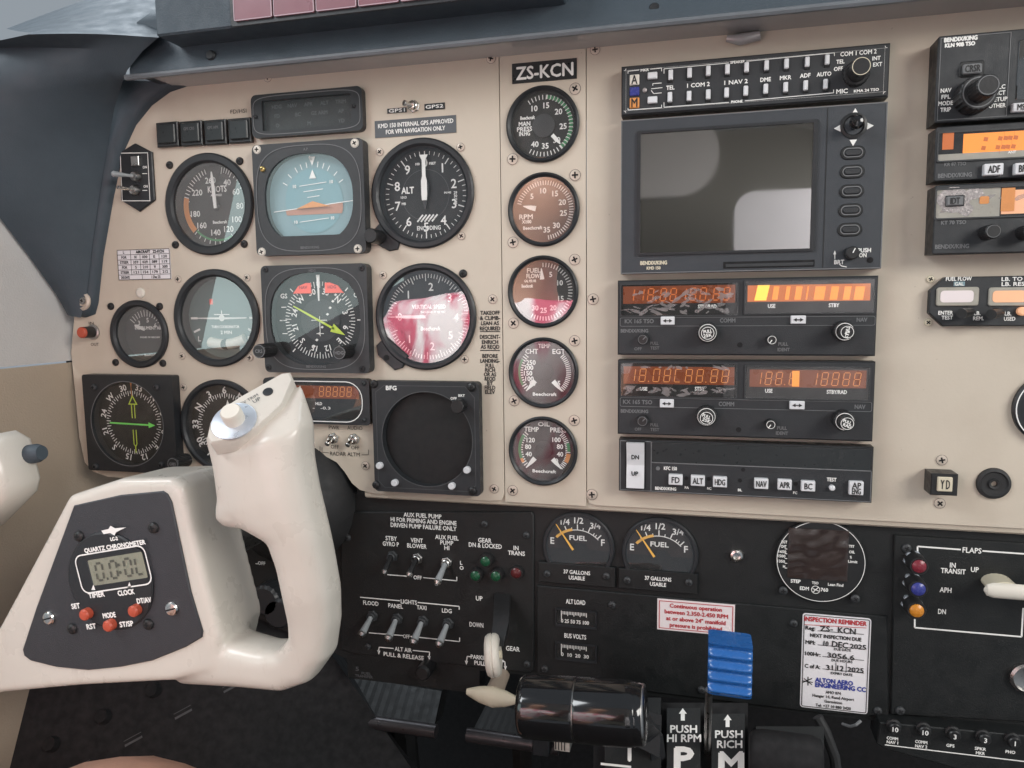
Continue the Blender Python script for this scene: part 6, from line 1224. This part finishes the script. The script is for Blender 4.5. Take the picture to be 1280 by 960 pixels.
# side console with breakers below the control wheel
t = thing('side_console', 'dark sloping side console with faint breaker markings below the wheel', 'console', P(60, 900, .06))
def cpt(u, v, lift=0): o_ = P(-60, 980, .10); return o_+Vector((.20, .12, .10))*u+Vector((.10, -.01, -.12))*v*1.2+Vector((.05, -.5, .35)).normalized()*lift
bm = BM(); q = [cpt(0, -.6), cpt(1.1, -.6), cpt(1.1, 1.0), cpt(0, 1.0)]; vf = [bm.verts.new(p) for p in q]+[bm.verts.new(p+Vector((0, .05, -.05))) for p in q]; bm.faces.new(vf[:4]); bm.faces.new(vf[4:][::-1]); [bm.faces.new((vf[i], vf[4+i], vf[4+(i+1) % 4], vf[(i+1) % 4])) for i in range(4)]; part('plate', bm, 'void', t, smooth=0)
rn = random.Random(2)
for k in range(6):
    u, v = .28+.16*(k % 4), .05+.42*(k//4); bm = BM(); c_ = cpt(u, v); nn = Vector((.05, -.5, .35)).normalized(); tube(bm, [c_, c_+nn*.005], [.006, .005], 18); part('breaker_button', bm, 'void', t)
    bm = BM(); c2 = cpt(u+.035, v+.14, .0006); e1 = (cpt(u+.06, v+.14)-cpt(u, v+.14)).normalized(); e2 = e1.cross(nn)
    for j in (-1, 1): bm.faces.new([bm.verts.new(c2+e2*j*.0022+e1*a_*.007+e2*b_*.0009) for a_, b_ in ((-1, -1), (1, -1), (1, 1), (-1, 1))])
    part('lettering', bm, 'faint_print', t, smooth=0)
bm = BM(); c_ = P(270, 915, .0); lathe(bm, c_.x, c_.z, [(.013, -.06), (.013, .0), (.010, .003)], 28); tag(part('pedal_cap', bm, 'bezel'), 'dark round cap on the footwell post beneath the wheel', 'cap')
bm = BM(); tube(bm, [P(215, 850, .0), P(235, 905, -.02), P(225, 990, -.04)], [.016, .013, .02], 12); tag(part('footwell_post', bm, 'pedal'), 'dark vertical post in the footwell beneath the wheel', 'post')
# ignition knobs behind the wheel
t = thing('ignition_switch', 'dark rotary switch with OFF lettering glimpsed between wheel and grip', 'switch', P(335, 745, LP)); 
for x, y in ((330, 752), (346, 768)): bm = BM(); p = P(x, y, LP+.012); knurl(bm, p.x, p.z, .013, LD, LP+.012, 20, .05, .002); part('knob', bm, 'bezel', t)
bm = BM(); T(bm, 'OFF', 327, 704, 4, LD+.0003, 9); T(bm, '-', 321, 704, 4, LD+.0003, 3); part('lettering', bm, 'white_print', t, smooth=0)

# ------------------------------------------------------------------ control wheel
YD = .170
yk = thing('control_wheel', 'white pilot control wheel with chronometer and upright right-hand grip', 'control wheel', P(150, 800, YD-.03))
def ringsec(L, R, b, n=26, off=0.0, e=.62):
    c_ = (L+R)/2; u = (R-L)/2; out = []
    for k in range(n):
        t_ = math.tau*k/n; ct, st = math.cos(t_), math.sin(t_); out.append(c_+u*math.copysign(abs(ct)**e, ct)+Vector((0, off-b*math.copysign(abs(st)**e, st), 0)))
    return out
GD = YD+.004
cap = [P(262, 527, GD+.018), P(274, 510, GD+.013), P(300, 497, GD+.004), P(357, 473, GD-.014), P(366, 474, GD-.016), P(369, 480, GD-.012), P(352, 502, GD+.004), P(318, 537, GD+.016), P(290, 555, GD+.020), P(268, 562, GD+.022), P(261, 552, GD+.022)]
ctr = sum(cap, Vector())/len(cap); nrm = Vector((0, 0, 0))
for i in range(len(cap)): nrm += (cap[i]-ctr).cross(cap[(i+1) % len(cap)]-ctr)
nrm.normalize(); nrm = nrm if nrm.y < 0 else -nrm
cap = [p-nrm*(p-ctr).dot(nrm) for p in cap]
S = [((268, 545), (366, 474), .016, .004), ((277, 580), (384, 530), .0165, .004), ((281, 612), (386, 573), .016, .004), ((283, 634), (393, 610), .0155, .004), ((306, 652), (400, 640), .015, .003), ((342, 672), (407, 670), .0135, .002), ((353, 704), (414, 704), .013, 0), ((361, 742), (420, 740), .013, -.002), ((367, 770), (421, 778), .0125, -.005), ((369, 789), (415, 817), .013, -.008), ((356, 805), (395, 845), .0135, -.011), ((336, 804), (364, 856), .014, -.013), ((305, 795), (315, 851), .015, -.015), ((275, 780), (270, 848), .0165, -.018), ((245, 774), (240, 846), .0175, -.022)]
def under_cap(r_): return [p-nrm*max(0, (p-ctr).dot(nrm)+.0012) for p in r_]
bm = BM()
loft(bm, [under_cap(ringsec(P(*l, YD+dz), P(*r_, YD+dz), b)) for l, r_, b, dz in S])
loft(bm, [ringsec(P(284, 612, GD), P(340, 612, GD), .014), ringsec(P(280, 630, GD), P(340, 632, GD), .014), ringsec(P(279, 643, GD), P(335, 646, GD), .0125), ringsec(P(288, 653, GD), P(335, 656, GD), .010)])
# finger hook
hk = [((283, 652), (330, 640), .013), ((285, 665), (330, 668), .0095)]
# hub body
front = px2([(84, 620), (148, 599), (213, 598), (228, 609), (254, 715), (276, 800), (268, 838), (215, 853), (100, 859), (0, 868), (-70, 888), (-70, 826), (-12, 800), (14, 752)], YD)
back = [(x+(.001 if x > -.3 else 0), z) for x, z in front]
bb = [[Vector((x, -YD, z)) for x, z in inset(front[::-1], .0015)], [Vector((x, -YD+.003, z)) for x, z in front[::-1]], [Vector((x, -YD+.044, z)) for x, z in inset(front[::-1], .002)]]
loft(bm, bb)
tube(bm, [P(-60, 850, YD), P(-120, 800, YD), P(-140, 700, YD), P(-110, 620, YD)], [.018, .018, .018, .018], 16)
o = part('body', bm, 'yoke_white', yk, smooth=180)
rm = o.modifiers.new('remesh', 'REMESH'); rm.mode = 'VOXEL'; rm.voxel_size = .0016; rm.use_smooth_shade = True
sm = o.modifiers.new('smooth', 'SMOOTH'); sm.factor = .5; sm.iterations = 9
# other grip end at the picture border
bm = BM(); loft(bm, [ringsec(P(-110, 566, YD), P(2, 541, YD), .014, e=.36), ringsec(P(-100, 584, YD), P(18, 552, YD), .016, e=.36), ringsec(P(-100, 624, YD), P(31, 602, YD), .016, e=.36), ringsec(P(-110, 659, YD), P(29, 618, YD), .015, e=.36), ringsec(P(-120, 704, YD), P(-12, 660, YD), .014, e=.36)]); part('left_grip', bm, 'yoke_white', yk, smooth=60)
bm = BM(); q = P(34, 568, YD-.004); tube(bm, [q+Vector((-.012, .004, -.002)), q+Vector((.003, .004, .0)), q+Vector((.0065, .004, .0005))], [.0056, .0056, .0042], 18); part('thumb_switch', bm, 'shield', yk)
# black face plate
pl = px2([(92, 632), (150, 619), (203, 614), (209, 618), (214, 628), (238, 740), (253, 790), (252, 797), (232, 809), (190, 826), (150, 834), (110, 838), (70, 834), (38, 826), (30, 820), (28, 812), (45, 760)], YD+.001)
bm = BM(); prism(bm, pl[::-1], YD-.004, YD+.0012, .0006); fp = part('face_plate', bm, 'yoke_plate', yk)
PD_ = YD+.0012; TI = 12.0
cc = P(139, 726, PD_); ccx = (cc.x, cc.z)
bm = BM(); lathe(bm, *ccx, [(.0285, PD_-.0002), (.0285, PD_+.0008), (.0276, PD_+.0014)], 64); ch = part('chronometer', bm, 'bezel', yk); CH = PD_+.0014
rot = math.radians(TI); ca, sa = math.cos(rot), math.sin(rot)
def rr_rot(px, py, w_, h_, d, rad=.001):
    p = P(px, py, d); w2, h2 = sx(px, py, d, w_)/2, sz(px, py, d, h_)/2
    return [(p.x+x*ca-z*sa, p.z+x*sa+z*ca) for x, z in rrect(-w2, -h2, w2, h2, rad, 5)]
bm = BM(); wl_ = rr_rot(141.5, 712, 91, 49, CH, .005); frame2(bm, wl_, .0008, CH+.0003)
for s, x, y, h, w_ in (('QUARTZ CHRONOMETER', 143, 683, 5.2, 78), ('LC-2', 142.5, 673.5, 4, 9), ('TIMER', 120.5, 743.5, 6, 20), ('CLOCK', 157.5, 740.5, 6, 21), ('SET', 94.5, 757.5, 6, 10.5), ('RST', 114, 783, 6, 11.5), ('MODE', 136.5, 769, 6, 16), ('ST/SP', 158, 780, 6, 17), ('DT/AV', 180, 750.5, 6, 18)): T(bm, s, x, y, h, CH+.0003, w_, TI-1, bold=.0002)
for x, y in ((117, 734.5), (162, 731.5)): p = P(x, y, CH); flat(bm, [(p.x-.0014, p.z-.0014), (p.x+.0014, p.z-.0012), (p.x+.0003, p.z+.0020)], CH+.0003)
# winged maker's emblem
p = P(143, 663, CH); em = [(-.0085, .0012), (-.0035, .0014), (-.0015, .0030), (.0010, .0012), (.0085, .0006), (.004, -.0004), (.001, -.0012), (-.0005, -.0028), (-.0030, -.0010), (-.0075, -.0010)]
flat(bm, [(p.x+x*ca-z*sa, p.z+x*sa+z*ca) for x, z in em][::-1], CH+.0003)
part('lettering', bm, 'white_print', ch, smooth=0)
bm = BM(); hole_prism(bm, rr_rot(141.5, 712, 84, 41, CH, .004), rr_rot(147, 711, 70, 32, CH, .001), CH-.0001, CH+.0002, CH-.0001); part('lcd_surround', bm, 'bezel', ch)
bm = BM(); flat(bm, rr_rot(147, 711, 71, 33, CH, .001), CH+.0001); lcd = part('lcd', bm, 'lcd', ch, smooth=0)
bm = BM(); o0 = P(147, 711, CH); h = sz(147, 711, CH, 21)
tmp = BM()
for k, s in enumerate(('0', '.', '0', ':', '0', '1')): pass
xx = -.0150
for s, adv in (('0', .0076), ('.', .0022), ('0', .0070), (':', .0030), ('0', .0076), ('L', .006)):
    if s == '.': flat(tmp, rect(xx-.0012, -h/2-.0004, xx, -h/2+.0010), 0)
    elif s == ':':
        for z in (-.0022, .0022): flat(tmp, rect(xx-.0010, z-.0008, xx+.0006, z+.0008), 0)
    else: seven(tmp, s, xx, -h/2, .0046, h, 0, .0013, .08)
    xx += adv
for v in tmp.verts: x, z = v.co.x, v.co.z; v.co = Vector((o0.x+x*ca-z*sa, -(CH+.0004), o0.z+x*sa+z*ca))
bm.free(); part('digits', tmp, 'lcd_seg', lcd, smooth=0)
bm = BM(); flat(bm, rr_rot(147, 711, 70, 32, CH, .001), CH+.0009); part('glass', bm, 'glass', ch, smooth=0)
for x, y in ((104, 769.5), (133.5, 783.5), (165, 765)):
    bm = BM(); p = P(x, y, CH+.004); lathe(bm, p.x, p.z, [(.0033, CH), (.0033, CH+.0034), (.0026, CH+.0042), (.0010, CH+.0045)], 22); part('push_button', bm, 'button_red', ch)
for x, y in ((99.5, 670), (192.5, 659.5), (91, 785.5), (186, 780)): screw(fp, x, y, .0032, 'knob_black', PD_, 'pan')
for x, y in ((62, 772), (215.5, 760.5)):
    bm = BM(); p = P(x, y, PD_); lathe(bm, p.x, p.z, [(.0040, PD_), (.0040, PD_+.0008), (.0034, PD_+.0016), (.0020, PD_+.0019)], 22); o = part('slotted_screw', bm, 'chrome', yk); bm = BM(); seg(bm, (p.x-.0030, p.z-.0009), (p.x+.0030, p.z+.0009), .0008, PD_+.0021); part('slot', bm, 'void', o, smooth=0)
# grip cap with trim button
bm = BM(); loft(bm, [[p-nrm*.008 for p in cap], [p+nrm*.0015 for p in cap], [ctr+(p-ctr)*.96+nrm*.0024 for p in cap]]); cp = part('grip_cap', bm, 'yoke_white', yk, smooth=40)
def onplane(px, py, lift=0):
    v = FW+RT*((px-640)/F_PX)-UP*((py-480)/F_PX); t_ = (ctr+nrm*.0024-CAM).dot(nrm)/v.dot(nrm); return CAM+v*t_+nrm*lift
e1 = (onplane(350, 490)-onplane(280, 530)).normalized(); e2 = nrm.cross(e1)
bc = onplane(293, 527); rdk = (onplane(319, 513)-bc).length
def pdisc(name, c_, prof, m, par, n=30):
    bm = BM(); loft(bm, [[c_+nrm*h_+(e1*math.cos(math.tau*k/n)+e2*math.sin(math.tau*k/n))*r_ for k in range(n)] for r_, h_ in prof]); return part(name, bm, m, par, smooth=40)
pdisc('button_plate', bc, [(rdk, 0), (rdk, .0008), (rdk*.92, .0012)], 'silver_plate', cp)
pdisc('trim_button', bc+e1*.0006, [(rdk*.46, .0008), (rdk*.46, .0075), (rdk*.40, .0085)], 'ivory', cp)
p = onplane(335, 490); pdisc('cap_screw', p, [(.0026, 0), (.0026, .0004), (.0018, .0005)], 'bezel', cp)
bm = BM()
for k in range(2):
    c_ = onplane(309+k*3, 501+k*4.5, .0003); vs_, fs = glyphs('ELEV TRIM' if k == 0 else 'DN   UP'); x0 = min(v[0] for v in vs_); x1 = max(v[0] for v in vs_); sc = .012/(x1-x0); nv = [bm.verts.new(c_+e1*((v[0]-(x0+x1)/2)*sc)+e2*((v[1]-CAPH/2)*sc)) for v in vs_]; [bm.faces.new([nv[i] for i in f]) for f in fs]
part('lettering', bm, 'faint_print', cp, smooth=0)
# column and boot
ccx = P(150, 720, YD); bm = BM(); tube(bm, [Vector((ccx.x, -YD+.045, ccx.z)), Vector((ccx.x, .05, ccx.z))], .022, 32); part('column', bm, 'steel', yk)
bm = BM(); bx = P(395, 625, -.005); lathe(bm, P(362, 628).x, P(362, 628).z, [(.052, -.03), (.052, -.004), (.047, .010), (.036, .022), (.024, .028)], 40); tag(part('column_boot', bm, 'rubber'), 'black rubber boot where the control column enters the panel', 'boot')

# ------------------------------------------------------------------ pilot (knee in view, rest mirrored in the gauge glasses)
KN = P(142, 990, .195)
def skin_body(name, joints, edges_, root_i, m, parent=None, sub=2):
    me = bpy.data.meshes.new(name); me.from_pydata([j[0] for j in joints], edges_, []); o = bpy.data.objects.new(name, me); COL.objects.link(o)
    md = o.modifiers.new('skin', 'SKIN'); md.use_smooth_shade = True
    for i, j in enumerate(joints):
        sv = me.skin_vertices[0].data[i]; sv.radius = (j[1], j[2] if len(j) > 2 else j[1]); sv.use_root = (i == root_i)
    s_ = o.modifiers.new('sub', 'SUBSURF'); s_.levels = sub; s_.render_levels = sub; me.materials.append(MATS[m])
    if parent: o.parent = parent
    return o
V = Vector; hip = V((-.42, -.92, Z0-.48))
J = [(hip, .13, .11), (V((-.40, -.90, Z0-.30)), .13, .10), (V((-.37, -.88, Z0-.10)), .15, .10), (V((-.33, -.86, Z0+.02)), .07, .07), (V((-.30, -.83, Z0+.09)), .055, .055), (V((-.28, -.79, Z0+.17)), .075, .085), (V((-.28, -.79, Z0+.26)), .07, .08),
     (V((-.19, -.86, Z0-.05)), .06, .06), (V((-.10, -.74, Z0-.22)), .045, .045), (V((-.055, -.60, Z0-.07)), .033, .033), (V((-.045, -.565, Z0-.02)), .032, .02),
     (V((-.55, -.86, Z0-.05)), .06, .06), (V((-.62, -.78, Z0-.28)), .045, .045), (V((-.55, -.60, Z0-.40)), .035, .035),
     (V((-.37, -.80, Z0-.46)), .085, .085), (KN+V((0, -.22, -.065)), .078, .075), (KN+V((0, .0, -.018)), .062, .060), (KN+V((.0, .055, -.10)), .055, .058), (KN+V((.01, .14, -.32)), .045, .045), (KN+V((.01, .10, -.44)), .04, .04),
     (V((-.50, -.80, Z0-.47)), .085, .085), (V((-.60, -.42, Z0-.44)), .07, .07), (V((-.60, -.28, Z0-.46)), .06, .06), (V((-.58, -.16, Z0-.72)), .045, .045)]
E_ = [(0, 1), (1, 2), (2, 3), (3, 4), (4, 5), (5, 6), (2, 7), (7, 8), (8, 9), (9, 10), (2, 11), (11, 12), (12, 13), (0, 14), (14, 15), (15, 16), (16, 17), (17, 18), (18, 19), (0, 20), (20, 21), (21, 22), (22, 23)]
per = skin_body('person', J, E_, 0, 'skin'); tag(per, 'bare knee of the seated pilot below the white wheel', 'person'); ORG[per.name] = Vector((0, 0, 0))
sh = [(V((-.42, -.92, Z0-.46)), .15, .13), (J[1][0], .15, .12), (J[2][0], .17, .12), (V((-.335, -.862, Z0-.0)), .08, .08), (V((-.19, -.86, Z0-.05)), .075, .075), (V((-.13, -.78, Z0-.16)), .068, .068), (V((-.55, -.86, Z0-.05)), .075, .075), (V((-.60, -.80, Z0-.20)), .068, .068)]
skin_body('shirt', sh, [(0, 1), (1, 2), (2, 3), (2, 4), (4, 5), (2, 6), (6, 7)], 0, 'shirt', per)
# cabin pieces that the glasses and the screen mirror
bm = BM(); loft(bm, [[Vector((x, y, Z0+.62-abs(x)**2.4*.45)) for x in frange(-.62, .62, 15)] for y in (-1.0, -1.6, -2.3)], cap=False, open_=True); o = part('cabin_ceiling', bm, 'headliner'); o['kind'] = 'structure'
bm = BM(); prism(bm, rrect(-.62, Z0-.80, .62, Z0+.60, .2, 8), 2.3, 2.34); o = part('rear_bulkhead', bm, 'bulkhead'); o['kind'] = 'structure'
bm = BM(); prism(bm, rrect(-.50, Z0+.37, .06, Z0+.66, .14, 8), 2.26, 2.30, .01); o = part('rear_trim', bm, 'headliner'); o['kind'] = 'structure'
t = thing('rear_seat', 'pale leather rear seat mirrored in the map display', 'seat', (.30, -2.0, Z0-.8))
bm = BM(); prism(bm, rrect(.08, Z0-.5, .56, Z0+.10, .08, 6), 1.90, 2.06, .05); part('backrest', bm, 'leather', t, smooth=60); bm = BM(); prism(bm, rrect(.10, Z0+.11, .46, Z0+.33, .06, 6), 1.92, 2.02, .04); part('headrest', bm, 'leather', t, smooth=60)
bm = BM(); bmesh.ops.create_cube(bm, size=1, matrix=Matrix.Translation((.32, -1.72, Z0-.55)) @ Matrix.Diagonal((.48, .5, .16, 1))); bmesh.ops.bevel(bm, geom=bm.edges[:], offset=.04, segments=3, affect='EDGES'); part('cushion', bm, 'leather', t, smooth=60); bm = BM(); bmesh.ops.create_cube(bm, size=1, matrix=Matrix.Translation((.32, -1.75, Z0-.705)) @ Matrix.Diagonal((.40, .40, .15, 1))); part('base', bm, 'bezel', t)
